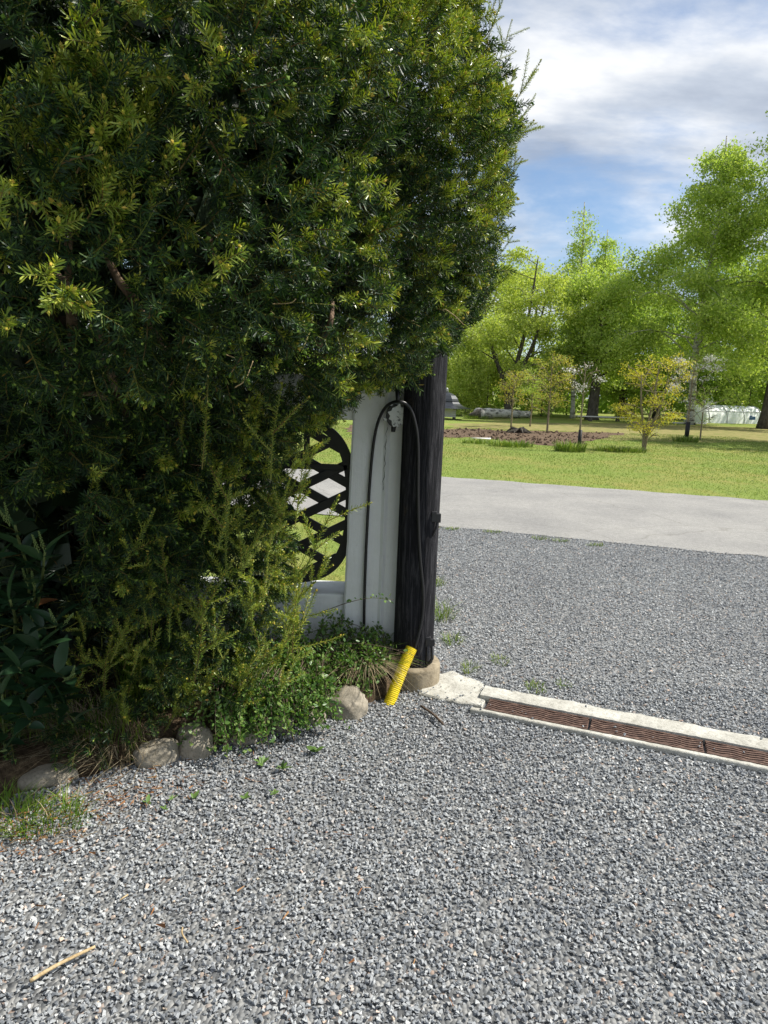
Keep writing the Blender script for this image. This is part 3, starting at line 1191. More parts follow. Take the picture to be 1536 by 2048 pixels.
def boulder(px, py, w, h, d, label, seed, z=0.0):
    g = G(px, py)
    bm = bmesh.new()
    bmesh.ops.create_icosphere(bm, subdivisions=4, radius=1.0)
    for v in bm.verts:
        n_ = v.co.copy()
        f = 1 + 0.24 * mnoise.noise(n_ * 1.1 + Vector((seed, 0, 0))) + 0.12 * mnoise.noise(n_ * 2.7 + Vector((0, seed, 0))) + 0.035 * mnoise.noise(n_ * 8) + 0.015 * mnoise.noise(n_ * 20)
        s_ = Vector((math.copysign(abs(n_.x) ** 0.8, n_.x), math.copysign(abs(n_.y) ** 0.8, n_.y), math.copysign(abs(n_.z) ** 0.75, n_.z)))
        v.co = Vector((s_.x * w / 2 * f, s_.y * d / 2 * f, s_.z * h / 2 * f))
    me = bpy.data.meshes.new('boulder')
    bm.to_mesh(me)
    bm.free()
    me.materials.append(M['boulder'])
    me.polygons.foreach_set('use_smooth', [True] * len(me.polygons))
    o = bpy.data.objects.new('boulder', me)
    COL.objects.link(o)
    o.location = (g.x, g.y + d * 0.42, h * 0.22 + z)
    o.rotation_euler = (0, 0, seed * 1.3)
    tag(o, label, 'boulder', 'boulders edging the planting bed')


boulder(692, 1440, 0.20, 0.17, 0.20, 'rounded tan boulder nearest the yellow pipe', 1.0)
boulder(622, 1452, 0.14, 0.08, 0.15, 'low flat boulder half under the creeping shrub', 2.2)
boulder(548, 1466, 0.12, 0.10, 0.15, 'small pinkish boulder poking out beneath trailing leaves', 3.1)
boulder(478, 1490, 0.18, 0.15, 0.20, 'sun dappled boulder below the middle of the creeping shrub', 0.2)
boulder(380, 1520, 0.16, 0.15, 0.18, 'squarish dappled boulder beside the long grass', 5.3)
boulder(300, 1540, 0.13, 0.12, 0.18, 'boulder with half its face in shade next to dry grass', 6.4)
boulder(70, 1580, 0.22, 0.08, 0.18, 'low shaded boulder under the laurel bush', 7.7)

# ------------------------------------------------------------------ yew
YC = np.array([-1.63, 3.28])
PZ = np.array([0.10, 0.3, 0.9, 1.42, 1.56, 1.70, 1.88, 2.1, 2.6, 3.2, 3.8, 4.4, 4.7])
PR = np.array([0.80, 0.92, 1.12, 1.34, 1.47, 1.68, 1.81, 1.88, 2.03, 2.03, 1.68, 0.95, 0.1])


def yew_r(z):
    return np.interp(z, PZ, PR)


def needle_block(base, dirv, side, length, width, curve, seg3=True):
    """one flat needle; returns verts and faces relative"""
    up = Vector(dirv).cross(Vector(side)).normalized()
    dirv, side = Vector(dirv), Vector(side)
    b = Vector(base)
    mid = b + dirv * length * 0.74 + up * curve * length * 0.45
    tip = b + dirv * length + up * curve * length
    w = width / 2
    if seg3:
        return [b - side * w * 0.6, b + side * w * 0.6, mid + side * w, mid - side * w, tip], [(0, 1, 2, 3)], [(3, 2, 4)]
    return [b, mid + side * w, tip, mid - side * w], [(0, 1, 2, 3)], []


def make_sprig(r, L, n_needle, nl, nw, buds, side_shoots, seg3=True, stem_r=0.0016, bud_on_stem=0, spread=(0.9, 1.25), nm=0, flatness=(0.25, 0.7), bm=1):
    V, Q, T, BQ, SQ = [], [], [], [], []

    def axis(base, d, length, count, tipbuds, stembuds):
        d = Vector(d).normalized()
        a = Vector((0, 0, 1)) if abs(d.z) < 0.9 else Vector((1, 0, 0))
        x = d.cross(a).normalized()
        y = d.cross(x)
        # stem: three-sided
        bend = x * r.normal(0, 0.08) + y * r.normal(0, 0.08)
        P = lambda u: base + d * (length * u) + bend * (length * u * u)
        o = len(V)
        for u in (0, 0.5, 1):
            for k in range(3):
                an = 2.094 * k
                V.append(P(u) + (x * math.cos(an) + y * math.sin(an)) * stem_r * (1.2 - 0.6 * u))
        for s in range(2):
            for k in range(3):
                SQ.append((o + s * 3 + k, o + s * 3 + (k + 1) % 3, o + s * 3 + 3 + (k + 1) % 3, o + s * 3 + 3 + k))
        ph = r.uniform(0, 6.28)
        flat = r.uniform(*flatness)
        for i in range(count):
            u = 0.06 + 0.94 * (i + r.uniform(-0.3, 0.3)) / count
            an = ph + i * 2.4
            # partly two-ranked: pull azimuth towards +-x
            ca, sa = math.cos(an), math.sin(an) * (1 - flat)
            nn = math.hypot(ca, sa) + 1e-6
            rad = x * (ca / nn) + y * (sa / nn)
            el = r.uniform(*spread) * (1 - 0.55 * u ** 4)
            nd = (d * math.cos(el) + rad * math.sin(el)).normalized()
            sd = d.cross(rad)
            sd = (sd * math.cos(0.4) + rad.cross(nd) * 0.0)
            sd = nd.cross(d.cross(nd)).normalized() if False else nd.cross(rad.cross(nd) + d * 0.6).normalized()
            ln = nl * r.uniform(0.75, 1.1) * (0.6 + 0.4 * math.sin(min(1, u * 1.6 + 0.2) * 1.57)) * (1 - 0.35 * max(0, u - 0.8) / 0.2)
            vv, qq, tt = needle_block(P(u), nd, sd, ln, nw * r.uniform(0.85, 1.1), r.uniform(-0.16, 0.16), seg3)
            b = len(V)
            V.extend(vv)
            Q.extend([tuple(b + k for k in f) for f in qq])
            T.extend([tuple(b + k for k in f) for f in tt])
        spots = [(P(1.0), (d + Vector(r.normal(0, 0.35, 3))).normalized(), r.uniform(0.009, 0.015)) for _ in range(tipbuds)]
        spots += [(P(u), (d * 0.7 + (x * math.cos(an) + y * math.sin(an)) * 0.8).normalized(), r.uniform(0.008, 0.013))
                  for u, an in zip(r.uniform(0.25, 1.0, stembuds), r.uniform(0, 6.28, stembuds))]
        for p, bd, bl_ in spots:
            a2 = Vector((0, 0, 1)) if abs(bd.z) < 0.9 else Vector((1, 0, 0))
            bx = bd.cross(a2).normalized()
            by = bd.cross(bx)
            o = len(V)
            w = bl_ * 0.32
            V.append(p)
            for k in range(4):
                an = 1.571 * k
                V.append(p + bd * bl_ * 0.6 + (bx * math.cos(an) + by * math.sin(an)) * w)
            V.append(p + bd * bl_ * 1.15)
            for k in range(4):
                BQ.append((o, o + 1 + k, o + 1 + (k + 1) % 4))
                BQ.append((o + 5, o + 1 + (k + 1) % 4, o + 1 + k))
        return P, d, x, y

    P, d, x, y = axis(Vector((0, 0, 0)), Vector((0, 0, 1)), L, n_needle, buds, bud_on_stem)
    for s in range(side_shoots):
        u = r.uniform(0.3, 0.8)
        an = (0 if s % 2 == 0 else math.pi) + r.normal(0, 0.5)
        sd = d * 0.75 + (x * math.cos(an) + y * math.sin(an)) * r.uniform(0.5, 0.9)
        axis(P(u), sd, L * r.uniform(0.35, 0.6), int(n_needle * 0.5), min(1, buds) if r.random() < 0.7 else 0, bud_on_stem // 2)
    pf = []
    if Q:
        pf.append((np.array(Q), nm))
    if T:
        pf.append((np.array(T), nm))
    if BQ:
        pf.append((np.array(BQ), bm))
    if SQ:
        pf.append((np.array(SQ), 2))
    return np.array([v[:] for v in V]), pf


r_ = np.random.default_rng(5)
SPR = []
for i in range(8):      # short shoots: rosettes of needles when seen end on
    SPR.append(make_sprig(r_, r_.uniform(0.035, 0.055), 27, 0.029, 0.0032, 1 if i < 3 else 0, 0, spread=(1.05, 1.45), flatness=(0.0, 0.2), bm=4))
for i in range(4):      # longer sprigs
    SPR.append(make_sprig(r_, r_.uniform(0.09, 0.12), 44, 0.027, 0.0031, (1, 0, 2, 0)[i], 1, flatness=(0.1, 0.5), bm=4))
for i in range(4):      # this year's growth, paler and tipped with buds
    SPR.append(make_sprig(r_, r_.uniform(0.07, 0.11), 40, 0.026, 0.0033, 4, 2, bud_on_stem=2, nm=3, flatness=(0.1, 0.5), spread=(0.8, 1.2)))
NS = len(SPR)
LONG = []
for i in range(4):      # long upright shoots
    LONG.append(make_sprig(r_, r_.uniform(0.30, 0.42), 120, 0.023, 0.0034, 4, 4, stem_r=0.0026, bud_on_stem=11, spread=(0.75, 1.2), nm=3, flatness=(0, 0.4)))
ROUGH = []
for i in range(4):      # simple ones for the far side and the inside
    ROUGH.append(make_sprig(r_, 0.16, 16, 0.060, 0.013, 0, 1, seg3=False))
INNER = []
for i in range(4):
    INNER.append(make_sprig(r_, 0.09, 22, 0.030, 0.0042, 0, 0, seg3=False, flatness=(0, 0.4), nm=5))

ALL = SPR + LONG + ROUGH + INNER
iL, iR, iI = NS, NS + 4, NS + 8


def yew_points(n):
    """random places on the crown, outward direction, and radius there"""
    w = PR + 0.02
    zc = np.linspace(0.15, 4.65, 400)
    pdf = yew_r(zc) + 0.1
    pdf /= pdf.sum()
    z = rng.choice(zc, n, p=pdf) + rng.uniform(-0.006, 0.006, n)
    a = rng.uniform(0, 2 * np.pi, n)
    r = yew_r(z)
    slope = (yew_r(z + 0.08) - yew_r(z - 0.08)) / 0.16
    slope = np.clip(slope, -2, 2)
    u = np.stack([np.cos(a), np.sin(a)], 1)
    nr = np.stack([u[:, 0], u[:, 1], -slope * 0.7], 1)
    nr /= np.linalg.norm(nr, axis=1, keepdims=True)
    P = np.stack([YC[0] + u[:, 0] * r, YC[1] + u[:, 1] * r, z], 1)
    lump = np.array([0.24 * nz(p, 1.9) + 0.12 * nz(p, 5.0, 3.0) for p in P])
    # the top falls back on the side towards the yard, so the sun reaches the sprays below it
    t_ = np.clip((z - 2.35) / 0.45, 0, 1)
    da_ = np.angle(np.exp(1j * (a + R_(62))))
    dent = 0.36 * t_ * t_ * (3 - 2 * t_) * np.exp(-(da_ / R_(28)) ** 2 / 2)
    P[:, :2] -= u * (r * dent)[:, None]
    edge_fade = np.where(z < 1.7, 0.6, 1.0)
    P[:, :2] += u * (lump * edge_fade - 0.05)[:, None]
    return P, nr, lump


def in_view(P, m=160):
    px, py, dz = proj(P)
    return (dz > 0.2) & (px > -m) & (px < 1536 + m) & (py > -m) & (py < 2048 + m)


pos, dirs, scl, which = [], [], [], []


def put(P, d, s, w):
    pos.append(P)
    dirs.append(d)
    scl.append(s)
    which.append(w)


def facing(P, nr, lim):
    v = np.array(CAM_LOC)[None] - P
    v /= np.linalg.norm(v, axis=1, keepdims=True)
    return (v * nr).sum(1) > lim


def clear_of_post(P):
    return ~((P[:, 2] < 1.45) & (P[:, 0] > -0.42) & (P[:, 1] > 3.1))


# outer layer, the side one sees: branch ends, each a dome of short shoots
P, nr, lump = yew_points(30000)
ok = in_view(P) & facing(P, nr, -0.25) & clear_of_post(P)
gap = np.array([nz(p, 1.9, 11.0) + 0.6 * nz(p, 4.6, 2.0) for p in P])
ok &= gap < np.where((P[:, 0] > -0.45) & (P[:, 2] > 1.8), 0.45, 0.13)
P, nr, lump = P[ok], nr[ok], lump[ok]
kept = []
for i in range(len(P)):
    if len(kept) >= 500:
        break
    if all((P[i, 0] - P[k_, 0]) ** 2 + (P[i, 1] - P[k_, 1]) ** 2 + (P[i, 2] - P[k_, 2]) ** 2 > 0.10 ** 2 for k_ in kept):
        kept.append(i)
for i in kept:
    c_, n_, lu = P[i], nr[i], lump[i]
    rho = rng.uniform(0.075, 0.14)
    cnt = int(7 + 1.8 * (rho / 0.02) ** 1.25)
    h = rng.normal(0, 1, (cnt, 3))
    h /= np.linalg.norm(h, axis=1, keepdims=True)
    h = np.where(((h @ n_) < -0.25)[:, None], -h, h)
    ax_ = n_ * 0.6 + np.array([0.05, 0, 0.35])
    ax_ /= np.linalg.norm(ax_)
    pp = c_ + h * rho * rng.uniform(0.65, 1.05, cnt)[:, None] + (h @ ax_)[:, None] * ax_ * rho * 0.5 + n_ * rng.normal(0, 0.05)
    dd = h * 0.75 + n_ * 0.5 + np.array([0.04, -0.06, 0.22]) + rng.normal(0, 0.18, (cnt, 3))
    young = np.clip(0.02 + 0.7 * lu + 0.24 * n_[0] + 0.22 * max(0.0, n_[2]) + 0.25 * max(0.0, min(1.0, (c_[2] - 2.2) / 0.5)), 0.02, 0.6) * (1.5 if rng.random() < 0.4 else 0.35) * (0.3 if c_[2] < 1.7 and c_[0] < -0.75 else 1.0)  # young sprigs favour sunward and upper sides, painting light into the crown
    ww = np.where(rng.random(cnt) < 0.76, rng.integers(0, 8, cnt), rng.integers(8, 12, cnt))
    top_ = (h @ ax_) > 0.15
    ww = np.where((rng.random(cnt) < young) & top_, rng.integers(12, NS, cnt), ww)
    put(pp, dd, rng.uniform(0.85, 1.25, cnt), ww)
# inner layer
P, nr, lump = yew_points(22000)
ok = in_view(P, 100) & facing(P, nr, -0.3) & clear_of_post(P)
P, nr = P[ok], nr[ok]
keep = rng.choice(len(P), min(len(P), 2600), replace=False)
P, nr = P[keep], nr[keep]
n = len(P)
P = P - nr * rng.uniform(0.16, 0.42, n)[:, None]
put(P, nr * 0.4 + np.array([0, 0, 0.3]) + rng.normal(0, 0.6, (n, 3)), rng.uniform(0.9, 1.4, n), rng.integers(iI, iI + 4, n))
# the far side, the top and what lies out of the frame
P, nr, lump = yew_points(5200)
ok = ~(in_view(P, 60) & facing(P, nr, -0.25)) & clear_of_post(P)
P, nr = P[ok], nr[ok]
n = len(P)
P = P - nr * rng.uniform(0.0, 0.35, n)[:, None]
put(P, nr * 0.6 + np.array([0, 0, 0.4]) + rng.normal(0, 0.4, (n, 3)), rng.uniform(0.9, 1.5, n), rng.integers(iR, iR + 4, n))
# dark flakes added deep inside the crown to block light and blacken gaps
P, nr, lump = yew_points(17000)
P = P - nr * rng.uniform(0.28, 0.75, len(P))[:, None]
P = P[clear_of_post(P) & (P[:, 2] > 0.1)]
core_P = P
# long shoots rising from the skirt of the bush
LS = [(430, 1000, 2.35), (385, 830, 2.2), (505, 860, 2.3), (555, 900, 2.4), (590, 960, 2.5), (470, 1060, 2.45), (340, 1080, 2.4), (290, 1180, 2.45), (240, 1050, 2.3), (160, 1180, 2.35),
      (400, 1180, 2.55), (450, 1230, 2.6), (500, 1160, 2.6), (540, 1110, 2.6), (580, 1180, 2.7), (610, 1120, 2.75), (560, 1260, 2.75), (500, 1300, 2.75), (440, 1330, 2.75), (380, 1340, 2.75),
      (320, 1300, 2.65), (600, 1060, 2.7), (612, 1130, 2.8), (530, 1040, 2.5), (600, 1230, 2.8), (480, 1380, 2.85), (420, 1390, 2.85), (210, 930, 2.15), (100, 960, 2.1), (575, 930, 2.6), (350, 1400, 2.85), (180, 1300, 2.5), (230, 1350, 2.6), (270, 1250, 2.5), (300, 1380, 2.7), (210, 1230, 2.45), (330, 1200, 2.5), (400, 1290, 2.65), (450, 1410, 2.85), (520, 1370, 2.8), (550, 1330, 2.8)]
for (a, b, y) in LS:
    for rep in range(2):
        p = D(a + rng.normal(0, 14) - 30 * rep, b + 90 + rng.normal(0, 20), y + 0.08 * rep)
        lean = 0.22 + 0.40 * max(0, (a - 380)) / 260
        d = np.array([[lean * 0.62 + rng.normal(0, 0.20), -0.15 + rng.normal(0, 0.22), 0.95]])
        put(np.array([p[:]]), d, np.array([rng.uniform(0.5, 1.0)]), np.array([iL + rng.integers(0, 4)]))
# shoots that break the outline against the sky
for (a, b, y, dx, dz_, s) in [(1030, 225, 2.92, 0.50, 0.9, 0.62), (1025, 300, 2.92, 0.58, 0.80, 0.60), (1020, 265, 2.92, 0.62, 0.70, 0.5), (1020, 390, 2.92, 0.36, 0.9, 0.55), (1012, 500, 2.95, 0.60, 0.70, 0.42),
                              (1015, 120, 2.9, 0.4, 0.9, 0.45), (1000, 60, 2.9, 0.3, 0.95, 0.5), (955, 655, 2.95, 0.7, 0.35, 0.30), (1018, 350, 2.92, 0.55, 0.8, 0.45), (1020, 180, 2.9, 0.5, 0.7, 0.4),
                              (1010, 440, 2.92, 0.5, 0.75, 0.40), (1005, 560, 2.95, 0.55, 0.6, 0.35), (1005, 20, 2.9, 0.25, 0.95, 0.5), (985, 600, 2.95, 0.6, 0.5, 0.32)]:
    p = D(a - 28, b + 28, y)
    put(np.array([p[:]]), np.array([[dx, -0.05, dz_]]), np.array([s]), np.array([iL + rng.integers(0, 4)]))
# dense growth round the head of the post
for k in range(150):
    a, b = rng.uniform(780, 965), rng.uniform(470, 700)
    if b > 735 - max(0, a - 830) * 0.75:
        continue
    p = D(a, b, rng.uniform(2.95, 3.45))
    for q in range(5):
        put(np.array([p[:]]) + rng.normal(0, 0.05, (1, 3)), np.array([[0.35 + rng.normal(0, 0.35), -0.55 + rng.normal(0, 0.3), 0.25 + rng.normal(0, 0.35)]]), np.array([rng.uniform(0.9, 1.25)]), np.array([rng.integers(0, 12)]))
# a near left spray that catches the sun, pale sprigs adding to it
for k in range(170):
    a, b = rng.normal(185, 80), rng.normal(270, 75)
    p = D(a, b + 50, 1.50 + 0.12 * rng.random() + abs(a - 190) * 0.0008)
    put(np.array([p[:]]), np.array([[0.15 + rng.normal(0, 0.35), -0.2 + rng.normal(0, 0.3), 0.9]]), np.array([rng.uniform(0.8, 1.15)]),
        np.array([rng.integers(12, NS) if rng.random() < 0.6 else rng.integers(8, 12)]))

pos, dirs, scl, which = np.concatenate(pos), np.concatenate(dirs), np.concatenate(scl), np.concatenate(which)
_px, _py, _dz = proj(pos)
cut = (_px < 165) & (_py > 985) & (_dz < 2.62)
# clipped back from the opening, the pillar and the post
clip_poly = [(566, 905), (622, 862), (668, 838), (700, 808), (742, 782), (800, 770), (852, 748), (886, 712), (915, 684), (990, 660), (990, 1420), (640, 1420), (618, 1190), (588, 1120), (572, 1000)]
tip_ = pos + dirs / np.linalg.norm(dirs, axis=1, keepdims=True) * (np.where((which >= iL) & (which < iR), 0.40, 0.065) * scl)[:, None]
for Q_ in (pos, tip_):
    a_, b_, c_ = proj(Q_)
    cut |= (which >= iL) & (which < iR) & (a_ > 688) & (b_ > 780)
    # trimmed face above the post
    cut |= ~((which >= iL) & (which < iR)) & (a_ > np.interp(b_, [-300, 0, 120, 260, 420, 540, 640, 720], [940, 985, 1022, 1036, 1028, 1002, 958, 900])) & (b_ < 720)
    cut |= in_poly(np.stack([a_, b_], 1), clip_poly) & (which < iL) | (in_poly(np.stack([a_, b_], 1), clip_poly) & (which >= iR))
pos, dirs, scl, which = pos[~cut], dirs[~cut], scl[~cut], which[~cut]
V, FF, MM = stamp(ALL, which, pos, rots_to(dirs), scl)
yew_base = Vector((-1.6, 3.4, 0.1))
yew = thing('yew_tree', yew_base, 'large dark green yew with yellow shoot tips overhanging the wall and post', 'tree')
crown = np_mesh('crown', V, FF, [M['needle'], M['bud'], M['twig'], M['young_needle'], M['green_bud'], M['inner_shade_needle']], MM, yew)
crown['kind'] = 'stuff'
kv0 = np.array([(0, 0, -0.5), (0.36, 0.08, 0.0), (0, 0, 0.5), (-0.36, -0.04, 0.05)])
V, FF, MM = stamp([(kv0, [(np.array([(0, 1, 2, 3)]), 0)])], np.zeros(len(core_P), int), core_P, rots_to(rng.normal(0, 1, core_P.shape)), rng.uniform(0.10, 0.19, len(core_P)))
core = np_mesh('light_blocking_core', V, FF, M['inner_shade_needle'], MM, yew)  # added fill that stops light leaking through the crown
core['kind'] = 'stuff'


def limb(points, r0, r1, name, m, parent, sides=9, n=24, wob=0.02):
    sp_ = spline(points, n)
    sp_ = [p + Vector((nz(p, 4), nz(p, 4, 3), nz(p, 4, 6))) * wob for p in sp_]
    return MB().tube(sp_, [r0 + (r1 - r0) * i / n + 0.1 * r0 * nz(sp_[i], 11) for i in range(n + 1)], sides).build(name, m, parent, smooth=True)


limb([yew_base - Vector((0, 0, 0.1)), (-1.55, 3.35, 0.8), (-1.6, 3.3, 1.6), (-1.55, 3.25, 2.6), (-1.6, 3.3, 3.9)], 0.13, 0.03, 'trunk', M['yew_bark'], yew)
for k in range(12):
    a = 0.5 * k + rng.uniform(0, 0.4)
    zt_ = rng.uniform(1.2, 3.6)
    rr = float(yew_r(zt_)) * 0.85
    e_ = Vector((YC[0] + rr * math.cos(a), YC[1] + rr * math.sin(a), zt_))
    s_ = Vector((-1.58, 3.33, zt_ * 0.35))
    limb([s_, s_.lerp(e_, 0.45) + Vector((0, 0, -0.1)), e_], 0.045, 0.010, 'branch', M['yew_bark'], yew)
# limbs one can see between the sprays
for pts, r0 in (([(250, 830, 2.35), (215, 740, 1.95), (185, 650, 1.80), (150, 585, 1.78), (100, 540, 1.9)], 0.014),
                ([(330, 700, 2.3), (262, 600, 1.84), (235, 560, 1.78), (205, 490, 1.85)], 0.013),
                ([(470, 600, 2.2), (432, 520, 2.02), (415, 470, 2.1)], 0.013),
                ([(215, 800, 2.1), (190, 790, 1.98), (150, 790, 2.0)], 0.010),
                ([(640, 690, 2.2), (660, 640, 2.1), (665, 600, 2.2)], 0.010),
                ([(130, 760, 2.1), (120, 700, 1.93), (105, 660, 1.95)], 0.009)):
    limb([D(*p) for p in pts], r0, r0 * 0.6, 'branch', M['yew_bark'], yew, wob=0.012)
for pts in ([(470, 775, 1.86), (490, 760, 1.85), (506, 722, 1.86)], [(415, 672, 1.86), (440, 702, 1.85), (470, 716, 1.88)], [(545, 608, 1.88), (580, 606, 1.86), (592, 598, 1.86)],
            [(890, 618, 2.35), (910, 632, 2.34), (928, 650, 2.34)]):
    limb([D(*p) for p in pts], 0.0017, 0.0011, 'twig', M['stick'], yew, sides=6, wob=0.0)
settle(yew, yew_base)

# ------------------------------------------------------------------ blades


def blades(n, cx, cy, rad, h, lean, w, zfun=None, aniso=(1, 1), out_bias=0.6, wind=(0, 0)):
    """n curved blades as 3-segment strips"""
    a = rng.uniform(0, 2 * np.pi, n)
    rr = rad * np.sqrt(rng.random(n))
    bx, by = cx + rr * np.cos(a) * aniso[0], cy + rr * np.sin(a) * aniso[1]
    bz_ = zfun(bx, by) if zfun is not None else np.zeros(n)
    da = a + rng.normal(0, 1.2 * (1 - out_bias) + 0.3, n)
    ln = h * rng.uniform(0.5, 1.1, n)
    le = lean * rng.uniform(0.3, 1.3, n)
    dx, dy = np.cos(da) + wind[0], np.sin(da) + wind[1]
    sx, sy = -np.sin(da), np.cos(da)
    V = np.zeros((n, 7, 3))
    for k, (u, ww) in enumerate(((0, 1.0), (0.4, 0.85), (0.75, 0.55), (1.0, 0.0))):
        hx = dx * ln * le * u ** 1.8
        hy = dy * ln * le * u ** 1.8
        hz = ln * (u - 0.45 * le * u ** 2.2)
        cxk = np.stack([bx + hx, by + hy, bz_ + hz], 1)
        off = np.stack([sx, sy, np.zeros(n)], 1) * (w * ww / 2)
        if k < 3:
            V[:, 2 * k] = cxk - off
            V[:, 2 * k + 1] = cxk + off
        else:
            V[:, 6] = cxk
    b = np.arange(n)[:, None] * 7
    Q = np.concatenate([b + np.array([[0, 1, 3, 2]]), b + np.array([[2, 3, 5, 4]])])
    T = b + np.array([[4, 5, 6]])
    return V.reshape(-1, 3), Q, T


def tuft(parts, name, label, cat='grass', group=None, kind=None):
    """parts: list of (V,Q,T,matname)"""
    VV, Fs, Ms, base = [], [], [], 0
    names = []
    for V, Q, T, mn in parts:
        if mn not in names:
            names.append(mn)
        k = names.index(mn)
        VV.append(V)
        Fs += [Q + base, T + base]
        Ms += [k, k]
        base += len(V)
    V = np.concatenate(VV)
    c0 = np.array([V[:, 0].mean(), V[:, 1].mean(), V[:, 2].min()])
    o = np_mesh(name, V - c0, Fs, [M[k] for k in names], Ms)
    o.location = c0
    return tag(o, label, cat, group, kind)


bz = bed_h
g = G(250, 1480)
tuft([(*blades(300, g.x + 0.02, g.y + 0.22, 0.12, 0.55, 0.55, 0.004, bz), 'grass')], 'grass_tuft', 'tall thin dark grass fanning up under the yew beside dry straw', group='grass tufts along the bed')
g = G(185, 1545)
tuft([(*blades(420, g.x, g.y + 0.10, 0.20, 0.22, 1.1, 0.003, bz, (1.2, 0.5), wind=(-0.5, -0.5)), 'dry_grass')], 'dry_grass_clump', 'shaded mat of dry straw hanging over the bed edge', group='dry grass along the bed')
g = G(80, 1640)
tuft([(*blades(560, g.x - 0.08, g.y - 0.02, 0.20, 0.11, 0.9, 0.0035, None, (1.3, 0.55)), 'grass'), (*blades(40, g.x + 0.1, g.y, 0.22, 0.12, 1.0, 0.003, None, (1.2, 0.6)), 'dry_grass')],
     'grass_tuft', 'sunlit fresh grass patch spreading onto the gravel under the laurel', group='grass tufts along the bed')
g = G(90, 1530)
tuft([(*blades(400, g.x, g.y + 0.1, 0.28, 0.20, 0.8, 0.004, bz, (1.3, 0.4)), 'grass')], 'grass_tuft', 'shaded grass behind the fresh patch at the foot of the laurel', group='grass tufts along the bed')
g = G(715, 1330)
tuft([(*blades(330, g.x + 0.01, g.y + 0.22, 0.12, 0.36, 0.6, 0.005, bz), 'grass'), (*blades(60, g.x, g.y + 0.2, 0.10, 0.26, 0.9, 0.003, bz), 'dry_grass')],
     'grass_tuft', 'long green grass growing against the foot of the white pillar', group='grass tufts along the bed')
g = G(735, 1390)
tuft([(*blades(420, g.x - 0.02, g.y + 0.12, 0.07, 0.20, 1.2, 0.003, bz, (1.0, 0.6), wind=(0.1, -0.9)), 'dry_grass'), (*blades(90, g.x, g.y + 0.12, 0.10, 0.24, 0.9, 0.004, bz, wind=(0.2, -0.3)), 'grass')],
     'dry_grass_clump', 'straw coloured clump hanging over the boulder next to the yellow pipe', group='dry grass along the bed')
g = G(640, 1300)
tuft([(*blades(160, g.x, g.y + 0.3, 0.14, 0.26, 0.7, 0.005, bz), 'grass')], 'grass_tuft', 'green grass between the creeping shrub and the low plinth', group='grass tufts along the bed')
for (px, py, nb, rd, hh, lb) in [(880, 1235, 150, 0.10, 0.14, 'bright grass strip along the far right side of the post'), (905, 1285, 90, 0.06, 0.07, 'small grass patch in the gravel just right of the footing'),
                                 (938, 1342, 60, 0.05, 0.06, 'grass sprig at the end of the concrete pad'), (1000, 1325, 60, 0.05, 0.05, 'lone grass sprig in the gravel beyond the drain end'),
                                 (1072, 1381, 70, 0.05, 0.05, 'grass sprig on the far edge of the drain kerb'), (1128, 1373, 40, 0.04, 0.04, 'tiny weed grass a little further along the drain kerb'),
                                 (875, 1170, 70, 0.06, 0.10, 'thin grass where the gravel meets the post half way to the road')]:
    g = G(px, py)
    tuft([(*blades(nb, g.x, g.y, rd, hh, 0.8, 0.0045, None, (1, 1.4)), 'lawn_blade')], 'grass_tuft', lb, group='grass sprigs in the gravel')

for k, (px, py) in enumerate([(905, 1060), (985, 1066), (1080, 1079), (1120, 1083), (1190, 1092)]):
    g = G(px, py)
    tuft([(*blades(70, g.x, g.y, 0.10, 0.05, 0.8, 0.006, None, (1.0, 0.6)), 'lawn_blade')], 'grass_tuft',
         ('low grass tuft on the near road edge closest to the post', 'second low grass tuft along the near road edge from the post', 'third low grass tuft along the near road edge from the post',
          'fourth low grass tuft along the near road edge from the post', 'low grass tuft farthest right on the near road edge')[k], group='grass tufts on the road edge')

# grass of the lawn itself: blades where they can still be told from a surface
def lawn_blades():
    n = 200000
    x = rng.uniform(-2.5, 16, n)
    y = 5.0 + 27 * rng.random(n) ** 1.5
    P = np.stack([x, y, np.zeros(n)], 1)
    px, py, dz = proj(P)
    w = P[:, :2] - np.array(far0)[:2]
    beyond = (w @ np.array(dv)[:2]) > -0.04
    near_l = (side_of_road(P) > -0.02) & ~in_poly(P, gpts) & (P[:, 1] > WY + 0.4)
    ok = (px > 560) & (px < 1620) & (beyond | near_l) & (py > 840) & ~in_poly(P, [v.co[:2] for v in dug.data.vertices])
    P = P[ok]
    n = len(P)
    a = rng.uniform(0, 2 * np.pi, n)
    h = rng.uniform(0.015, 0.04, n) * (1 + 0.5 * np.array([nz(p, 0.8) for p in P]))
    wd = 0.003 + 0.0005 * P[:, 1]
    s = np.stack([np.cos(a), np.sin(a), np.zeros(n)], 1) * wd[:, None] / 2
    tip = P + np.stack([rng.normal(0, 0.02, n), rng.normal(0, 0.02, n), h], 1)
    V = np.stack([P - s, P + s, tip], 1).reshape(-1, 3)
    T = np.arange(n * 3).reshape(-1, 3)
    tag(np_mesh('grass', V, [T], M['lawn_blade']), 'short sunlit lawn grass beyond the road', 'grass', kind='stuff')


lawn_blades()
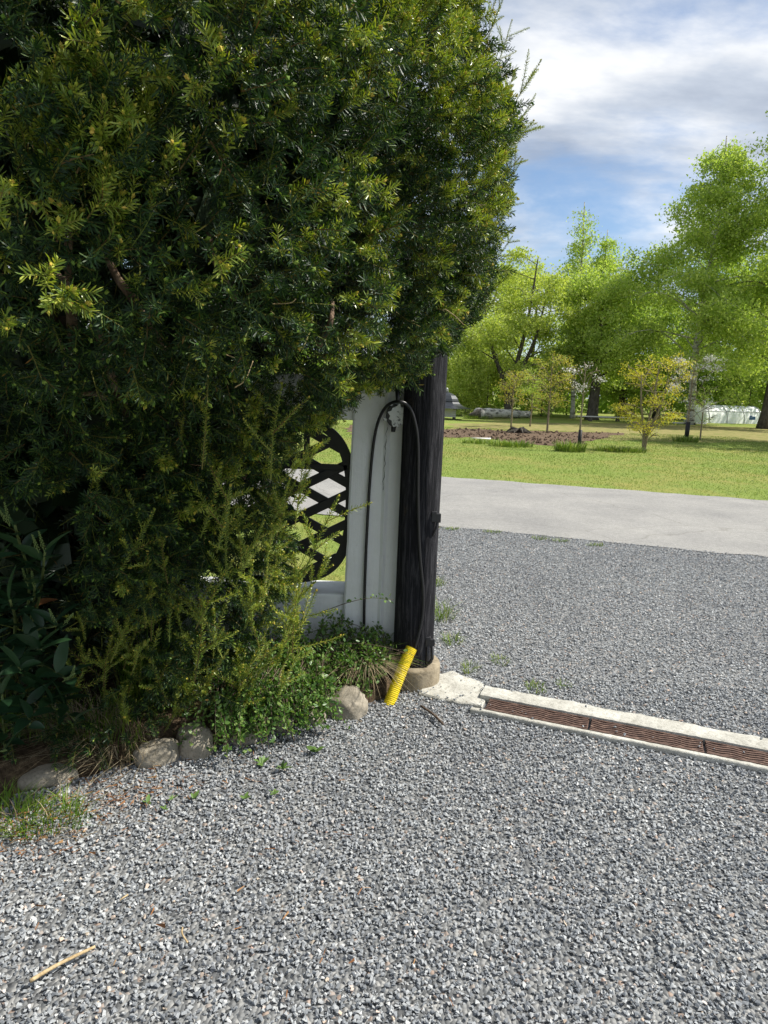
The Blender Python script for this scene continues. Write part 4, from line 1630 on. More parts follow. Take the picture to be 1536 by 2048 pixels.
# rough grass at the edges of the dug strip and round the young stems
for (px, py, nb, rd, hh, lb) in [(1140, 903, 260, 0.45, 0.42, 'taller grass tuft beside the stem with the black guard'), (1240, 903, 500, 0.8, 0.22, 'rough grass between the guarded stem and the yellow bush'),
                                 (1020, 893, 330, 0.7, 0.28, 'rough grass along the near edge of the dug soil'), (955, 887, 200, 0.5, 0.20, 'rough grass at the end of the dug soil next to the post'),
                                 (1372, 884, 260, 0.5, 0.35, 'dark grass tuft around the blossoming tree'), (950, 838, 260, 0.8, 0.35, 'rough grass in front of the fallen log')]:
    g = G(px, py)
    tuft([(*blades(nb, g.x, g.y, rd, hh, 0.7, 0.022, None, (1, 0.6)), 'lawn_blade')], 'grass_tuft', lb, group='rough grass tufts in the garden')

# dry needle litter
n = 480
px = np.abs(rng.normal(0, 1, n)) * 220 - 20
py = 1640 - px * 0.25 + rng.normal(0, 35, n) + 20
spread_ = rng.random(n) < 0.10
px = np.where(spread_, rng.uniform(0, 900, n), px)
py = np.where(spread_, rng.uniform(1520, 2000, n), py)
V, T = [], []
for a, b in zip(px, py):
    p = G(a, b, 0.018 + 0.008 * rng.random())
    an = rng.uniform(0, 6.28)
    L = rng.uniform(0.012, 0.035)
    dx, dy = math.cos(an) * L, math.sin(an) * L
    o = len(V)
    w = 0.0012
    V += [(p.x - dy / L * w, p.y + dx / L * w, p.z), (p.x + dy / L * w, p.y - dx / L * w, p.z), (p.x + dx + dy / L * w, p.y + dy - dx / L * w, p.z + rng.normal(0, 0.004)),
          (p.x + dx - dy / L * w, p.y + dy + dx / L * w, p.z + 0.003)]
    T.append((o, o + 1, o + 2, o + 3))
tag(np_mesh('needle_litter', np.array(V), [np.array(T)], M['litter']), 'rusty dry needles strewn over the gravel under the yew', 'litter', kind='stuff')

# ------------------------------------------------------------------ laurel on the left


def leaf_mesh(name, L, w, m, fold=0.25, droop=0.25, nseg=7, wavy=0.0):
    mb = MB()
    vv, ff = [], []
    for i in range(nseg + 1):
        u = i / nseg
        ww = w / 2 * math.sin(math.pi * min(1, u ** 0.85 * 0.98 + 0.02)) ** 0.8 + 0.001
        z = -droop * L * u * u
        vv += [(-ww, L * u, z + ww * fold + wavy * math.sin(u * 14)), (0, L * u, z), (ww, L * u, z + ww * fold - wavy * math.sin(u * 14 + 1))]
    for i in range(nseg):
        b = i * 3
        ff += [(b, b + 1, b + 4, b + 3), (b + 1, b + 2, b + 5, b + 4)]
    mb.add(vv, ff)
    me = bpy.data.meshes.new(name)
    me.from_pydata(mb.v, [], mb.f)
    me.materials.append(m)
    me.polygons.foreach_set('use_smooth', [True] * len(me.polygons))
    me.update()
    return me


laurel = thing('laurel_shrub', (0, 0, 0), 'dark glossy laurel bush with long leaves at the left under the yew', 'shrub')
lm = [leaf_mesh('leaf', 0.105, 0.036, M['laurel']), leaf_mesh('leaf', 0.125, 0.040, M['laurel_pale'], 0.3, 0.15), leaf_mesh('leaf', 0.09, 0.034, M['laurel'], 0.2, 0.4), leaf_mesh('leaf', 0.085, 0.032, M['laurel_brown'], 0.5, 0.5)]


def put_leaf(me, p, d, roll, parent, s=1.0, name='leaf'):
    o = bpy.data.objects.new(name, me)
    COL.objects.link(o)
    d = Vector(d).normalized()
    qd = d.to_track_quat('Y', 'Z')
    o.rotation_mode = 'QUATERNION'
    from mathutils import Quaternion
    o.rotation_quaternion = Quaternion(d, roll) @ qd
    o.location = p
    o.scale = (s, s, s)
    o.parent = parent
    return o


lroot = G(-60, 1540) + Vector((-0.05, 0.35, 0.08))
shoots = [((30, 1050), 1.95), ((90, 1105), 2.0), ((20, 1200), 1.95), ((115, 1250), 2.08), ((40, 1340), 2.05), ((140, 1360), 2.15), ((60, 1450), 2.2), ((-30, 1130), 1.9), ((10, 1500), 2.25), ((-40, 1290), 1.95),
          ((110, 1420), 2.3), ((70, 1170), 2.15), ((5, 1400), 2.0), ((85, 1300), 2.05), ((150, 1440), 2.35)]
for k, ((a, b), y) in enumerate(shoots):
    tip = D(a, b, y)
    midp = lroot.lerp(tip, 0.55) + Vector((0.03 * rng.normal(), 0.05, 0.10))
    sp_ = spline([lroot, midp, tip], 14)
    MB().tube(sp_, [0.007 - 0.0035 * i / 14 for i in range(15)], 6).build('stem', M['laurel_stem'], laurel, smooth=True)
    td = (sp_[-1] - sp_[-3]).normalized()
    for j in range(12):
        u = 1.0 - 0.035 * j
        base = sp_[int(14 * u)] + td * 0.0
        an = j * 2.4 + k
        side = Vector((math.cos(an), math.sin(an), 0.25 + 0.5 * (1 - j / 12)))
        dd = td * (0.7 - 0.05 * j) + side * 0.9 + Vector((0.15, -0.25, 0))
        which_ = 3 if rng.random() < 0.01 else int(rng.integers(0, 3))
        put_leaf(lm[which_], base, dd, rng.normal(0, 0.4), laurel, rng.uniform(0.8, 1.15))
    if k in (0, 1, 3, 5, 8, 11):
        for r2 in range(2):
            mb = MB()
            p0 = sp_[-1] + Vector((rng.normal(0, 0.01), rng.normal(0, 0.01), 0))
            dd = (td + Vector((rng.normal(0, 0.35), rng.normal(0, 0.2), 0.6))).normalized()
            mb.tube([p0, p0 + dd * 0.085], [0.0013, 0.0008], 4)
            for q_ in range(26):
                u = 0.2 + 0.8 * q_ / 26
                c = p0 + dd * 0.085 * u + Vector((math.cos(q_ * 2.4), math.sin(q_ * 2.4), 0)) * 0.006 * (1.2 - u)
                s_ = 0.0026
                mb.add([c + Vector(v) * s_ for v in ((1, 0, 0), (-1, 0, 0), (0, 1, 0), (0, -1, 0), (0, 0, 1), (0, 0, -1))],
                       [(0, 2, 4), (2, 1, 4), (1, 3, 4), (3, 0, 4), (2, 0, 5), (1, 2, 5), (3, 1, 5), (0, 3, 5)])
            mb.build('flower_spike', M['raceme'], laurel)
settle(laurel, lroot)

# ------------------------------------------------------------------ creeping shrub over the boulders
croot = [G(590, 1350), G(520, 1380), G(660, 1350), G(470, 1420), G(560, 1420)]
cot = thing('creeping_shrub', (0, 0, 0), 'small leaved creeping shrub spilling over the boulders beneath the yew', 'shrub')
stems = []
TOPX = [420, 470, 520, 570, 640, 700, 790]
TOPY = [1450, 1400, 1345, 1270, 1250, 1280, 1298]
BOTX = [420, 470, 560, 640, 700, 760, 790]
BOTY = [1470, 1520, 1545, 1505, 1440, 1390, 1340]
NSTEM = 270
for k in range(NSTEM):
    a = 420 + 370 * rng.random() ** 1.25
    t0, b0 = float(np.interp(a, TOPX, TOPY)), float(np.interp(a, BOTX, BOTY))
    v = rng.random() ** 0.8
    y1 = t0 + (b0 - t0) * v
    gb = G(a, b0)
    Yb = min(float(bed_front(gb.x)), 3.6) - 0.07
    e_ = D(a, y1, Yb + (1 - v) * 0.42)
    e_.z = max(e_.z, 0.03)
    c0 = croot[int(rng.integers(0, 5))]
    rt_ = Vector((c0.x * 0.5 + e_.x * 0.5 + rng.normal(0, 0.08), max(e_.y + 0.10, c0.y + 0.12 + rng.normal(0, 0.06)), 0.10))
    mid_ = rt_.lerp(e_, 0.55) + Vector((0, 0, 0.10 + 0.10 * rng.random()))
    stems.append(spline([rt_, mid_, e_], 16))
for k in range(120):
    a = rng.uniform(435, 640)
    p0 = G(a + rng.normal(0, 12), float(np.interp(a, BOTX, BOTY)) - 45)
    yb = float(bed_front(p0.x))
    s_ = Vector((p0.x, yb + rng.uniform(0.06, 0.20), rng.uniform(0.14, 0.26)))
    e_ = Vector((p0.x + rng.normal(0.03, 0.07), yb - rng.uniform(0.0, 0.17), rng.uniform(0.025, 0.10)))
    stems.append(spline([s_, s_.lerp(e_, 0.5) + Vector((0, -0.03, 0.06)), e_], 14))
NSTEM = len(stems)
# a few arching stems that cross the pillar and the pipe
for pts in ([(640, 1225, 3.4), (700, 1204, 3.3), (745, 1196, 3.3), (788, 1200, 3.35)], [(600, 1310, 3.4), (680, 1288, 3.3), (760, 1292, 3.25), (830, 1312, 3.3)], [(620, 1340, 3.35), (700, 1350, 3.2), (760, 1375, 3.2)],
            [(560, 1420, 3.1), (640, 1450, 3.05), (700, 1478, 3.02)], [(500, 1440, 3.05), (540, 1500, 2.95), (570, 1530, 2.93)], [(590, 1440, 3.1), (650, 1480, 3.0), (655, 1500, 2.98)]):
    stems.append(spline([D(*p) for p in pts], 18))
mb = MB()
LP, LD, LSs = [], [], []
for i, s in enumerate(stems):
    mb.tube(s, [0.0022 - 0.0014 * j / (len(s) - 1) for j in range(len(s))], 4)
    nl_ = 36 if i < NSTEM else 24
    for j in range(nl_):
        u = rng.uniform(0.15, 1.0) ** 0.7
        p = s[min(int(u * (len(s) - 1)), len(s) - 1)]
        LP.append((p + Vector(rng.normal(0, 0.008, 3)))[:])
        LD.append((rng.normal(0, 0.7), rng.normal(-0.15, 0.7), rng.normal(0.45, 0.5)))
        LSs.append(rng.uniform(1.0, 2.1))
mb.build('stem', M['dark_stick'], cot)
lv = np.array([(0, 0, 0), (-0.0034, 0.0005, 0.005), (-0.0028, 0.0012, 0.0095), (0, 0.001, 0.013), (0.0028, 0.0012, 0.0095), (0.0034, 0.0005, 0.005)])
lf = np.array([(0, 1, 2, 3), (0, 3, 4, 5)])
V, FF, MM = stamp([(lv, [(lf, 0)])], np.zeros(len(LP), int), np.array(LP), rots_to(np.array(LD)), np.array(LSs))
fo = np_mesh('foliage', V, FF, M['leaf_small'], MM, cot)
fo['kind'] = 'stuff'
settle(cot, (croot[0].x, croot[0].y + 0.16, 0.1))

# weeds in the gravel
wleaf = leaf_mesh('leaf', 0.05, 0.022, M['weed'], 0.2, 0.2, 5, 0.001)
for (px, py, s, k, lb) in [(295, 1608, 1.0, 6, 'leafy weed in the gravel below the half shaded boulder'), (345, 1600, 0.7, 4, 'tiny weed just right of the leafiest gravel weed'), (388, 1600, 1.0, 5, 'weed with upright leaves in the gravel in front of the squarish boulder'),
                           (490, 1600, 0.9, 4, 'dark weed in the gravel right of the upright leaved weed'), (546, 1590, 0.8, 4, 'pale weed in the gravel below the creeping shrub'), (565, 1540, 1.1, 6, 'dark green weed at the shrub edge'),
                           (632, 1505, 1.3, 7, 'broad leaved weed at the tip of the trailing shrub'), (525, 1530, 1.2, 8, 'bright grassy weed under the trailing shrub'), (330, 1620, 0.6, 4, 'pale small weed in dry needles')]:
    g = G(px, py, 0.012)
    wt = thing('gravel_weed', g, lb, 'weed', 'weeds in the gravel')
    for j in range(k):
        an = j * 6.28 / k + rng.normal(0, 0.3)
        put_leaf(wleaf, (0, 0, 0.004), (math.cos(an), math.sin(an), rng.uniform(0.4, 1.2)), rng.normal(0, 0.3), wt, s * rng.uniform(0.45, 0.75))
    wt.location = g

# sticks on the gravel
a, b = G(60, 1962, 0.028), G(190, 1893, 0.03)
tag(MB().tube(spline([a, a.lerp(b, 0.4) + Vector((0, 0.004, 0.002)), b], 14), [0.0052, 0.0055, 0.0052, 0.0050, 0.0053, 0.0048, 0.0052, 0.0048, 0.0048, 0.0046, 0.0047, 0.0044, 0.0044, 0.004, 0.0036], 8)
    .build('wooden_stick', M['stick'], smooth=True), 'pale straight stick lying on the near gravel', 'stick')
a, b = G(842, 1412, 0.026), G(886, 1448, 0.026)
tag(MB().tube(spline([a, a.lerp(b, 0.5) + Vector((0.006, 0.0, 0.004)), b], 10), 0.006, 7).build('twig', M['dark_stick'], smooth=True), 'short dark twig on the gravel in front of the concrete pad', 'twig')
a, b = G(365, 1855, 0.026), G(375, 1885, 0.024)
tag(MB().tube(spline([a, a.lerp(b, 0.5) + Vector((-0.008, 0.0, 0.004)), b], 10), 0.0025, 6).build('twig', M['stick'], smooth=True), 'small curled brown twig alone on the near gravel', 'twig')
a, b = G(240, 1800, 0.026), G(256, 1789, 0.026)
tag(MB().tube([a, b], 0.0025, 6).build('twig', M['stick'], smooth=True), 'tiny pale twig on the gravel above the long stick', 'twig')

# ------------------------------------------------------------------ trees


LEAF_MUL, LEAF_SIZE, RAD_MUL, CLUMP = 1.9, 1.0, 1.2, 2.3


def leaf_clump_tree(name, label, base, H, prof, trunk_r, leafm, barkm, n_leaf, leaf, n_limb=26, lean=(0, 0), clear=0.2, fork=None, droop=0.3, group='trees beyond the lawn', cat='tree', sub=4, seed=0, limb_up=0.5):
    """prof: function u(0..1 of the height) -> crown radius"""
    r = np.random.default_rng(seed)
    base = Vector(base)
    root = thing(name, base, label, cat, group)
    tr, br = MB(), MB()
    axes = []
    if fork:
        for (dx, dy, hh) in fork:
            axes.append(spline([base, base + Vector((dx * 0.15, dy * 0.15, hh * 0.25)), base + Vector((dx * 0.7, dy * 0.7, hh * 0.62)), base + Vector((dx, dy, hh))], 26))
    else:
        axes.append(spline([base, base + Vector((lean[0] * 0.3 + r.normal(0, 0.02) * H * 0.3, lean[1] * 0.3, H * 0.35)),
                            base + Vector((lean[0] * 0.7, lean[1] * 0.7 + r.normal(0, 0.02) * H * 0.3, H * 0.7)), base + Vector((lean[0], lean[1], H * 0.97))], 28))
    for ax in axes:
        nA = len(ax)
        tr.tube(ax, [trunk_r * (1.35 if i == 0 else 1.0) * (1 - 0.9 * (i / (nA - 1)) ** 0.9) + 0.012 for i in range(nA)], 9)
    LPt = []
    for k in range(n_limb):
        ax = axes[k % len(axes)]
        u0 = clear + (0.97 - clear) * (k + r.random()) / n_limb
        i0 = min(int(u0 * (len(ax) - 1)), len(ax) - 1)
        p0 = ax[i0]
        hrel = (p0.z - base.z) / H
        R0 = prof(min(1, hrel)) * RAD_MUL * r.uniform(0.65, 1.12)
        an = k * 2.399 + r.normal(0, 0.4)
        rise = limb_up * R0 * r.uniform(0.5, 1.2)
        e_ = p0 + Vector((math.cos(an) * R0, math.sin(an) * R0, rise - droop * R0 * 0.6))
        m_ = p0.lerp(e_, 0.5) + Vector((0, 0, rise * 0.35))
        lp = spline([p0, m_, e_], 8)
        br.tube(lp, [max(0.010, trunk_r * 0.30 * (1 - hrel * 0.7) * (1 - i / 9)) for i in range(9)], 5)
        LPt.append((lp, R0))
        for s in range(sub):
            v0 = r.uniform(0.3, 0.95)
            q0 = lp[int(v0 * 8)]
            L2 = R0 * r.uniform(0.25, 0.5)
            a2 = an + r.normal(0, 0.9)
            e2 = q0 + Vector((math.cos(a2) * L2, math.sin(a2) * L2, L2 * r.normal(0.3, 0.4) - droop * L2))
            l2 = [q0, q0.lerp(e2, 0.5) + Vector((0, 0, 0.1 * L2)), e2]
            l2 = spline(l2, 5)
            br.tube(l2, [max(0.007, 0.02 * (1 - i / 6)) for i in range(6)], 4)
            LPt.append((l2, L2 * 1.3))
    tr.build('trunk', barkm, root, smooth=True)
    br.build('branches', barkm, root, smooth=True)['kind'] = 'stuff'
    # leaves gathered in clumps along the limbs
    wts = np.array([max(0.05, x[1]) for x in LPt])
    wts /= wts.sum()
    n_leaf = int(n_leaf * LEAF_MUL)
    leaf = leaf * LEAF_SIZE
    PER = 34
    ci = r.choice(len(LPt), n_leaf // PER, p=wts)
    C = []
    for c in ci:
        lp, R0 = LPt[c]
        u = r.uniform(0.30, 1.0) ** 0.6
        p = lp[min(int(u * (len(lp) - 1)), len(lp) - 1)]
        C.append((p.x + r.normal(0, 0.10 * R0), p.y + r.normal(0, 0.10 * R0), p.z + r.normal(0, 0.10 * R0)))
    C = np.repeat(np.array(C), PER, axis=0)
    nL = len(C)
    sp_ = leaf * CLUMP
    offz = r.normal(0, sp_ * 0.55, nL) - droop * np.abs(r.normal(0, sp_ * 1.5, nL))
    P = C + np.stack([r.normal(0, sp_, nL), r.normal(0, sp_, nL), offz], 1)
    P[:, 2] = np.maximum(P[:, 2], base.z + 0.15)
    dd = r.normal(0, 1, (nL, 3)) + np.array([0, 0, -droop * 1.5])
    rot = rots_to(dd, r.uniform(0, 6.28, nL))
    kv = np.array([(0.06, 0, -0.55), (0.42, 0.06, 0.15), (-0.36, 0, 0.5)])
    V, FF, MM = stamp([(kv, [(np.array([(0, 1, 2)]), 0)])], np.zeros(nL, int), P, rot, leaf * r.uniform(0.5, 1.55, nL))
    cw = np_mesh('crown', V, FF, leafm, MM, root)
    cw['kind'] = 'stuff'
    settle(root, base)
    return root


def at_px(px, Y):
    """ground point straight below a column of the photograph at depth Y"""
    p = D(px, 800, Y)
    return Vector((p.x, p.y, 0))


def birch_prof(R, low=0.75):
    return lambda u: R * (max(0.0, min(1, (1 - u) * 1.5)) ** 0.75) * (low + (1 - low) * math.sin(math.pi * min(1, u + 0.25)))


def round_prof(R):
    return lambda u: R * math.sqrt(max(0.02, 1 - ((u - 0.55) / 0.52) ** 2))


leaf_clump_tree('forked_tree', 'dark forked tree with thin pale green leaves behind the fallen log', at_px(1018, 50), 11.2, round_prof(3.1), 0.26, M['leaf_willow'], M['dark_bark'], 13000, 0.15, 26,
                fork=[(-2.2, 0.5, 8.5), (1.3, -0.4, 11.0), (2.4, 0.8, 9.0)], clear=0.35, seed=21)
leaf_clump_tree('birch_tree', 'tallest slim birch in the middle with a white trunk line', at_px(1148, 52), 15.8, birch_prof(2.2), 0.17, M['leaf_birch'], M['birch'], 7500, 0.14, 34, lean=(-0.4, 0), clear=0.16, droop=0.55, seed=22)
leaf_clump_tree('birch_tree', 'slim birch just right of the tallest slim birch', at_px(1186, 54), 14.4, birch_prof(2.0), 0.15, M['leaf_birch'], M['birch'], 12000, 0.15, 32, clear=0.2, droop=0.55, seed=23)
leaf_clump_tree('broad_tree', 'broad leafy tree with a thick dark trunk behind the white plank', at_px(1187, 50), 9.8, round_prof(2.8), 0.42, M['leaf_birch'], M['dark_bark'], 10000, 0.16, 24, clear=0.3, seed=24)
leaf_clump_tree('broad_tree', 'dense round tree between the slim birches and the big birch', at_px(1245, 58), 11.2, round_prof(2.6), 0.35, M['leaf_dark'], M['dark_bark'], 11000, 0.17, 26, clear=0.15, seed=25)
leaf_clump_tree('birch_tree', 'big full birch with a leaning grey trunk beside the white tunnel', at_px(1385, 47), 18.8, birch_prof(5.4), 0.26, M['leaf_birch'], M['birch'], 40000, 0.15, 64, lean=(0.3, 0), clear=0.18, droop=0.5, seed=26)
leaf_clump_tree('birch_tree', 'tall birch cut off by the right edge of the picture', at_px(1534, 44), 27.0, birch_prof(4.6), 0.34, M['leaf_birch'], M['dark_bark'], 29000, 0.15, 50, lean=(1.6, 0), clear=0.16, droop=0.5, seed=27)
leaf_clump_tree('broad_tree', 'dark leafy tree in the gap behind the yellow bush', at_px(1315, 60), 10.5, round_prof(3.0), 0.3, M['leaf_dark'], M['dark_bark'], 11000, 0.18, 26, clear=0.1, seed=28)
leaf_clump_tree('broad_tree', 'shaded tree behind the white tunnel', at_px(1470, 60), 14.0, round_prof(4.5), 0.3, M['leaf_dark'], M['dark_bark'], 12000, 0.20, 28, clear=0.08, seed=29)
leaf_clump_tree('willow_tree', 'pale willow behind the black bell roof', at_px(935, 58), 8.6, round_prof(3.2), 0.2, M['leaf_willow'], M['dark_bark'], 10000, 0.16, 26, clear=0.08, seed=30)
leaf_clump_tree('willow_tree', 'pale willow at the back between bell roof and birches', at_px(1060, 66), 13.2, round_prof(4.4), 0.25, M['leaf_willow'], M['dark_bark'], 12000, 0.20, 28, clear=0.08, seed=31)
leaf_clump_tree('willow_tree', 'pale willow hidden mostly by the yew outline', at_px(880, 64), 10.5, round_prof(4.0), 0.25, M['leaf_willow'], M['dark_bark'], 8000, 0.20, 24, clear=0.08, seed=32)
leaf_clump_tree('broad_tree', 'leafy tree past the right edge behind the tall birch', at_px(1640, 58), 18.0, round_prof(5.0), 0.3, M['leaf_dark'], M['dark_bark'], 9000, 0.24, 26, clear=0.08, seed=33)
leaf_clump_tree('broad_tree', 'tree past the right edge whose shade falls across the lawn', Vector((20.5, 27.5, 0)), 11.0, round_prof(3.4), 0.25, M['leaf_dark'], M['dark_bark'], 4200, 0.24, 22, clear=0.25, seed=34)
# bushes under the trees
for k, (px, Y, h, R, lm_, lb) in enumerate([(915, 50, 3.6, 2.0, 'leaf_willow', 'light green bush close behind the bell roof'), (975, 54, 4.4, 2.2, 'leaf_willow', 'light green bush behind the log end'), (1085, 56, 4.2, 2.4, 'leaf_birch', 'green bush behind the bronze saplings'),
                                           (1265, 58, 4.0, 2.4, 'leaf_birch', 'green bush behind the yellow bush'), (1345, 62, 4.5, 2.6, 'leaf_dark', 'dark bush left of the white tunnel'), (1500, 58, 4.2, 2.5, 'leaf_birch', 'sunny bush above the white tunnel end'), (1135, 62, 4.8, 2.6, 'leaf_dark', 'dark bush behind the two trunks')]):
    leaf_clump_tree('bush', lb, at_px(px, Y), h, round_prof(R), 0.06, M[lm_], M['dark_bark'], 4200, 0.16, 18, clear=0.02, seed=60 + k, group='bushes under the trees', cat='bush', sub=3)

# far wood: one leafy mass behind everything
n = 26000
fx = rng.uniform(-45, 75, n)
fh = 5.5 + 2.5 * np.array([mnoise.noise(Vector((x * 0.12, 3, 0))) for x in fx])
P = np.stack([fx, rng.uniform(72, 82, n), fh * rng.random(n) ** 0.8], 1)
kv = np.array([(0, 0, -0.5), (0.35, 0.06, 0.0), (0, 0, 0.5), (-0.35, -0.02, 0.05)])
V, FF, MM = stamp([(kv, [(np.array([(0, 1, 2, 3)]), 0)])], np.zeros(n, int), P, rots_to(rng.normal(0, 1, (n, 3))), rng.uniform(0.5, 0.9, n))
tag(np_mesh('far_wood', V, FF, M['leaf_dark'], MM), 'leafy far wood closing the view behind the trees', 'wood', kind='stuff')

# ------------------------------------------------------------------ young garden trees
LEAF_MUL, LEAF_SIZE, RAD_MUL, CLUMP = 2.2, 0.8, 1.0, 2.4
def sapling(name, label, px, py, H, R, leafm, n_leaf, leaf, limbs, seed, clear=0.3, trunk=0.035, group='young garden trees', bark='young_bark', up=0.8, blossom=0, fork=None):
    g = G(px, py)
    t = leaf_clump_tree(name, label, g, H, round_prof(R), trunk, M[leafm], M[bark], n_leaf, leaf, limbs, clear=clear, droop=0.0, seed=seed, group=group, sub=2, limb_up=up, fork=fork)
    return t, g


sapling('yellow_tree', 'round yellow leaved small tree on the lawn in front of the birch', 1287, 902, 2.6, 1.05, 'leaf_yellow', 2300, 0.055, 30, 41, 0.12, 0.05, up=0.7, fork=[(-0.3, 0, 2.3), (0.25, 0.1, 2.6), (0.5, -0.1, 2.2)])
sapling('bronze_sapling', 'young tree with bronze yellow leaves right of the log', 1094, 866, 2.9, 1.05, 'leaf_bronze', 1300, 0.07, 22, 42, 0.2, 0.04)
sapling('bronze_sapling', 'smaller bronze leaved young tree in front of the log', 1022, 855, 2.5, 0.8, 'leaf_bronze', 750, 0.075, 20, 43, 0.3, 0.035)
sapling('green_sapling', 'thin yellow green sapling between the two bronze trees', 1060, 853, 2.6, 0.8, 'leaf_birch', 650, 0.075, 18, 44, 0.3, 0.03)
t1, g1 = sapling('blossom_tree', 'bare young stem with few white blossoms and a black trunk guard', 1157, 902, 2.5, 0.42, 'blossom', 150, 0.05, 9, 45, 0.55, 0.024, up=1.3)
o = MB().tube([Vector((0, 0, 0)), Vector((0.01, 0, 0.62))], 0.055, 10).build('trunk_guard', M['guard'], t1, smooth=True)
t2, g2 = sapling('blossom_tree', 'young tree with long white flowering branches left of the tunnel', 1372, 882, 2.9, 1.15, 'blossom', 700, 0.065, 9, 46, 0.25, 0.04, up=1.1)
o = MB().tube([Vector((0, 0, 0)), Vector((0.01, 0, 0.75))], 0.085, 10).build('trunk_guard', M['guard'], t2, smooth=True)
sapling('green_sapling', 'sparse pale sapling just right of the blossoming tree', 1400, 880, 2.0, 0.7, 'leaf_birch', 350, 0.06, 12, 47, 0.3, 0.025)

# ------------------------------------------------------------------ things under the trees
la, lb_ = G(955, 838), G(1058, 836)
log = thing('fallen_log', la, 'fallen birch log with peeling white bark beside the bell roof', 'log')
path = [la + Vector((0, 0, 0.36)), la.lerp(lb_, 0.3) + Vector((0, 0, 0.36)), la.lerp(lb_, 0.7) + Vector((0, 0, 0.30)), lb_ + Vector((0, 0, 0.26))]
sp_ = spline(path, 26)
mb = MB().tube(sp_, [0.34 - 0.10 * i / 26 + 0.04 * nz(sp_[i], 1.6) for i in range(27)], 16)
mb.build('bark', M['birch'], log, smooth=True)
p = sp_[0]
MB().tube([p + Vector((-0.55, -0.15, -0.12)), p + Vector((-0.2, -0.1, -0.08)), p + Vector((0.05, 0, 0))], [0.10, 0.22, 0.30], 9).build('broken_end', M['dark_bark'], log)
MB().tube([sp_[16] + Vector((0, -0.2, -0.05)), sp_[16] + Vector((-0.25, -0.5, -0.28))], [0.06, 0.04], 7).build('branch_stub', M['birch'], log, smooth=True)
settle(log, la)

g = at_px(893, 42)
pav = thing('bell_roof_pavilion', g, 'small garden pavilion with dark bell shaped roof showing beside the post', 'pavilion')
ez = D(893, 816, 42).z
tz = D(893, 786, 42).z
hh = tz - ez
prof = [(1.28, 0.0), (1.05, 0.06), (0.82, 0.16), (0.66, 0.30), (0.58, 0.44), (0.585, 0.46), (0.54, 0.62), (0.42, 0.84), (0.24, 0.99), (0.08, 1.06)]
m0 = MB().lathe((0, 0, 0), [(r * 1.32, z * hh) for r, z in prof], 8)
rz = Matrix.Rotation(R_(22.5), 3, 'Z')
mb = MB()
mb.add([g + Vector((0, 0, ez)) + rz @ Vector(v) for v in m0.v], m0.f)
roof = mb.build('roof', M['slate'], pav)
m0 = MB().lathe((0, 0, 0), [(0.79, 0.445 * hh), (0.79, 0.475 * hh)], 8)
mb = MB().add([g + Vector((0, 0, ez)) + rz @ Vector(v) for v in m0.v], m0.f)
mb.build('roof_band', M['slate'], roof)
MB().lathe(g + Vector((0, 0, tz + 0.05)), [(0.05, 0), (0.12, 0.06), (0.06, 0.13), (0.10, 0.18), (0.01, 0.28)], 10).build('finial', M['tube_grey'], pav, smooth=True)
for k in range(4):
    a = R_(45 + 90 * k)
    MB().box(g + Vector((math.cos(a) * 0.72, math.sin(a) * 0.72, ez / 2)), (0.09, 0.09, ez)).build('post', M['dark_bark'], pav)
for k in range(4):
    MB().box(g + Vector((0.05, -0.62, ez * (0.30 + 0.18 * k))), (1.0, 0.03, ez * 0.165)).build('plank', M['board'], pav)
settle(pav, g)

tl, tr_ = G(1408, 846), G(1524, 848)
tun = thing('poly_tunnel', tl, 'low white plastic garden tunnel under the trees at the right', 'tunnel')
ax = (tr_ - tl)
Lt = ax.length
axn = ax.normalized()
pn = Vector((-axn.y, axn.x, 0))
TH, TW = 1.35, 1.3


def tun_pt(s, a, k=1.0):
    return tl + axn * s + pn * (TW * 0.75 + TW * 0.75 * math.cos(a) * k) + Vector((0, 0, TH * math.sin(a) ** 0.8 * k if a not in (0, math.pi) else 0))


vv, ff = [], []
NA, NSg = 14, 16
for i in range(NSg + 1):
    s = Lt * i / NSg
    for j in range(NA + 1):
        a = math.pi * j / NA
        k = 1 + 0.012 * nz((s, a, 0), 3)
        off = 0.45 * (1 - i / 2) * math.sin(a) if i < 2 else 0
        vv.append(tun_pt(s + off, min(math.pi, max(1e-4, a)), k))
for i in range(NSg):
    for j in range(NA):
        ff.append((i * (NA + 1) + j, (i + 1) * (NA + 1) + j, (i + 1) * (NA + 1) + j + 1, i * (NA + 1) + j + 1))
ff.append(tuple(range(NA + 1)))
ff.append(tuple(NSg * (NA + 1) + j for j in range(NA, -1, -1)))
MB().add(vv, ff).build('cover', M['plastic'], tun, smooth=True)
for i in range(4):
    s = 0.55 + (Lt - 0.7) * i / 3
    MB().tube([tun_pt(s, math.pi * min(0.999, max(0.001, j / 14)), 1.02) for j in range(15)], 0.022, 6, cap=False).build('hoop', M['tube_grey'], tun, smooth=True)
MB().tube([tun_pt(0.2, math.pi * 0.80, 1.03), tun_pt(Lt, math.pi * 0.80, 1.03)], 0.02, 6).build('side_rail', M['tube_grey'], tun)
c = tun_pt(Lt * 0.79, math.pi * 0.93, 1.05)
for (dx, dz_, w_, h_) in ((0, 0, 0.34, 0.22), (0.30, 0.02, 0.20, 0.26), (-0.06, 0.17, 0.22, 0.10)):
    MB().box(c + axn * dx + Vector((0, -0.03, dz_)), (w_, 0.012, h_)).build('blue_print', M['blue'], tun)
settle(tun, tl)

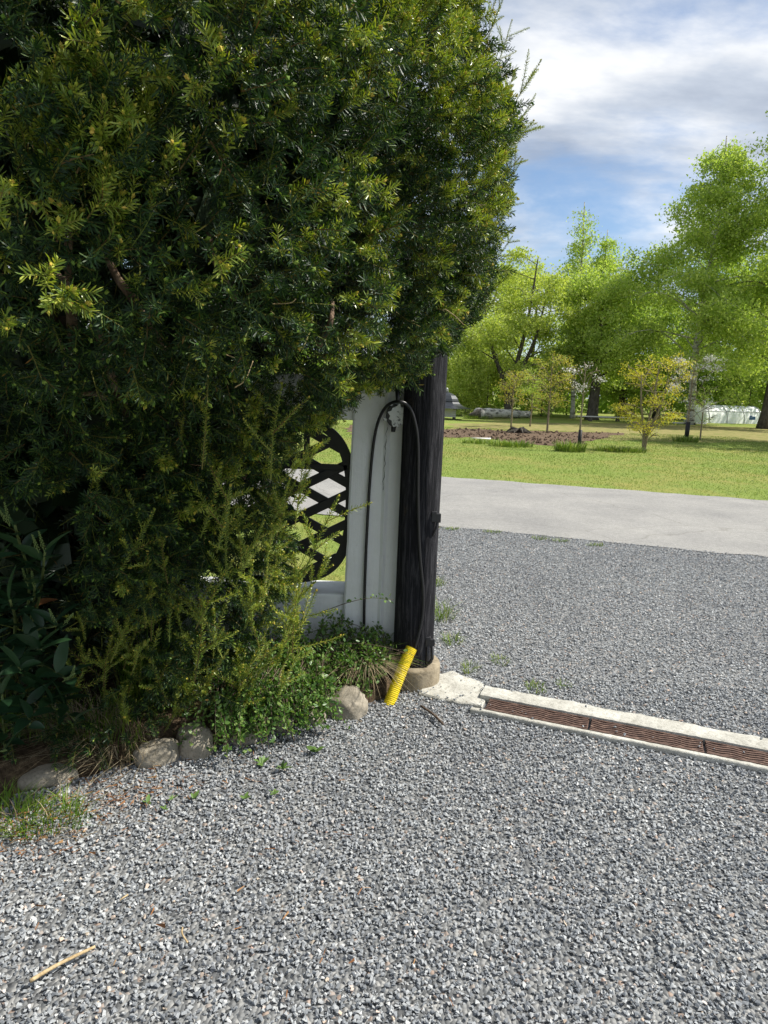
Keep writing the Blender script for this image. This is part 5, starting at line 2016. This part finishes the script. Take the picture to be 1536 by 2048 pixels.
a, b = G(1168, 842), G(1246, 843)
pk = thing('white_plank', a, 'long white plank on low blocks behind the yellow tree', 'plank')
mid_ = (a + b) / 2
MB().box(mid_ + Vector((0, 0, 0.30)), ((b - a).length, 0.28, 0.07)).build('board', M['board'], pk)
for k in (0.15, 0.85):
    MB().box(a.lerp(b, k) + Vector((0, 0, 0.13)), (0.22, 0.24, 0.26)).build('block', M['dark_bark'], pk)
settle(pk, a)
a, b = G(1345, 848), G(1412, 850)
tag(MB().tube([a + Vector((0, 0, 0.08)), b + Vector((0, 0, 0.10))], 0.05, 8).build('white_pole', M['board'], smooth=True), 'thin white pole lying on the grass left of the tunnel', 'pole')

# clods on the dug strip, one uprooted stump
mm = stone_protos(6, 12, 9)
n = 1500
P = np.stack([rng.uniform(800, 1240, n), rng.uniform(856, 893, n)], 1)
Q_ = np.array([G(a, b, 0.03)[:] for a, b in P])
ok = in_poly(Q_, [v.co[:2] for v in dug.data.vertices])
Q_ = Q_[ok]
n = len(Q_)
V, FF, MM = stamp(mm, rng.integers(0, 6, n), Q_, rots_to(rng.normal(0, 0.5, (n, 3)) + np.array([0, 0, 1])), 0.03 + 0.16 * rng.random(n) ** 2.5)
tag(np_mesh('soil_clods', V, FF, M['dug_soil'], MM), 'dark turned clods of the dug garden strip', 'soil', kind='stuff')
g = G(1037, 866)
mb = MB()
for k in range(9):
    a = k * 0.7
    mb.tube([g + Vector((0, 0, 0.10)), g + Vector((math.cos(a) * 0.28, math.sin(a) * 0.25, 0.14 + 0.07 * math.sin(k * 2.1))), g + Vector((math.cos(a) * 0.55, math.sin(a) * 0.45, 0.02))], [0.10, 0.07, 0.02], 6)
tag(mb.build('root_stump', M['dark_bark']), 'dark uprooted stump between the bronze saplings and the dug soil', 'stump')
g = G(962, 880)
tag(MB().add([g + Vector(v) for v in ((-0.35, 0, 0.05), (0.30, -0.1, 0.03), (0.36, 0.12, 0.06), (-0.1, 0.16, 0.03), (-0.35, 0, 0.07), (0.30, -0.1, 0.05), (0.36, 0.12, 0.08), (-0.1, 0.16, 0.05))],
             [(3, 2, 1, 0), (4, 5, 6, 7), (0, 1, 5, 4), (1, 2, 6, 5), (2, 3, 7, 6), (3, 0, 4, 7)]).build('white_scrap', M['board']), 'flat white scrap lying at the edge of the dug soil', 'scrap')
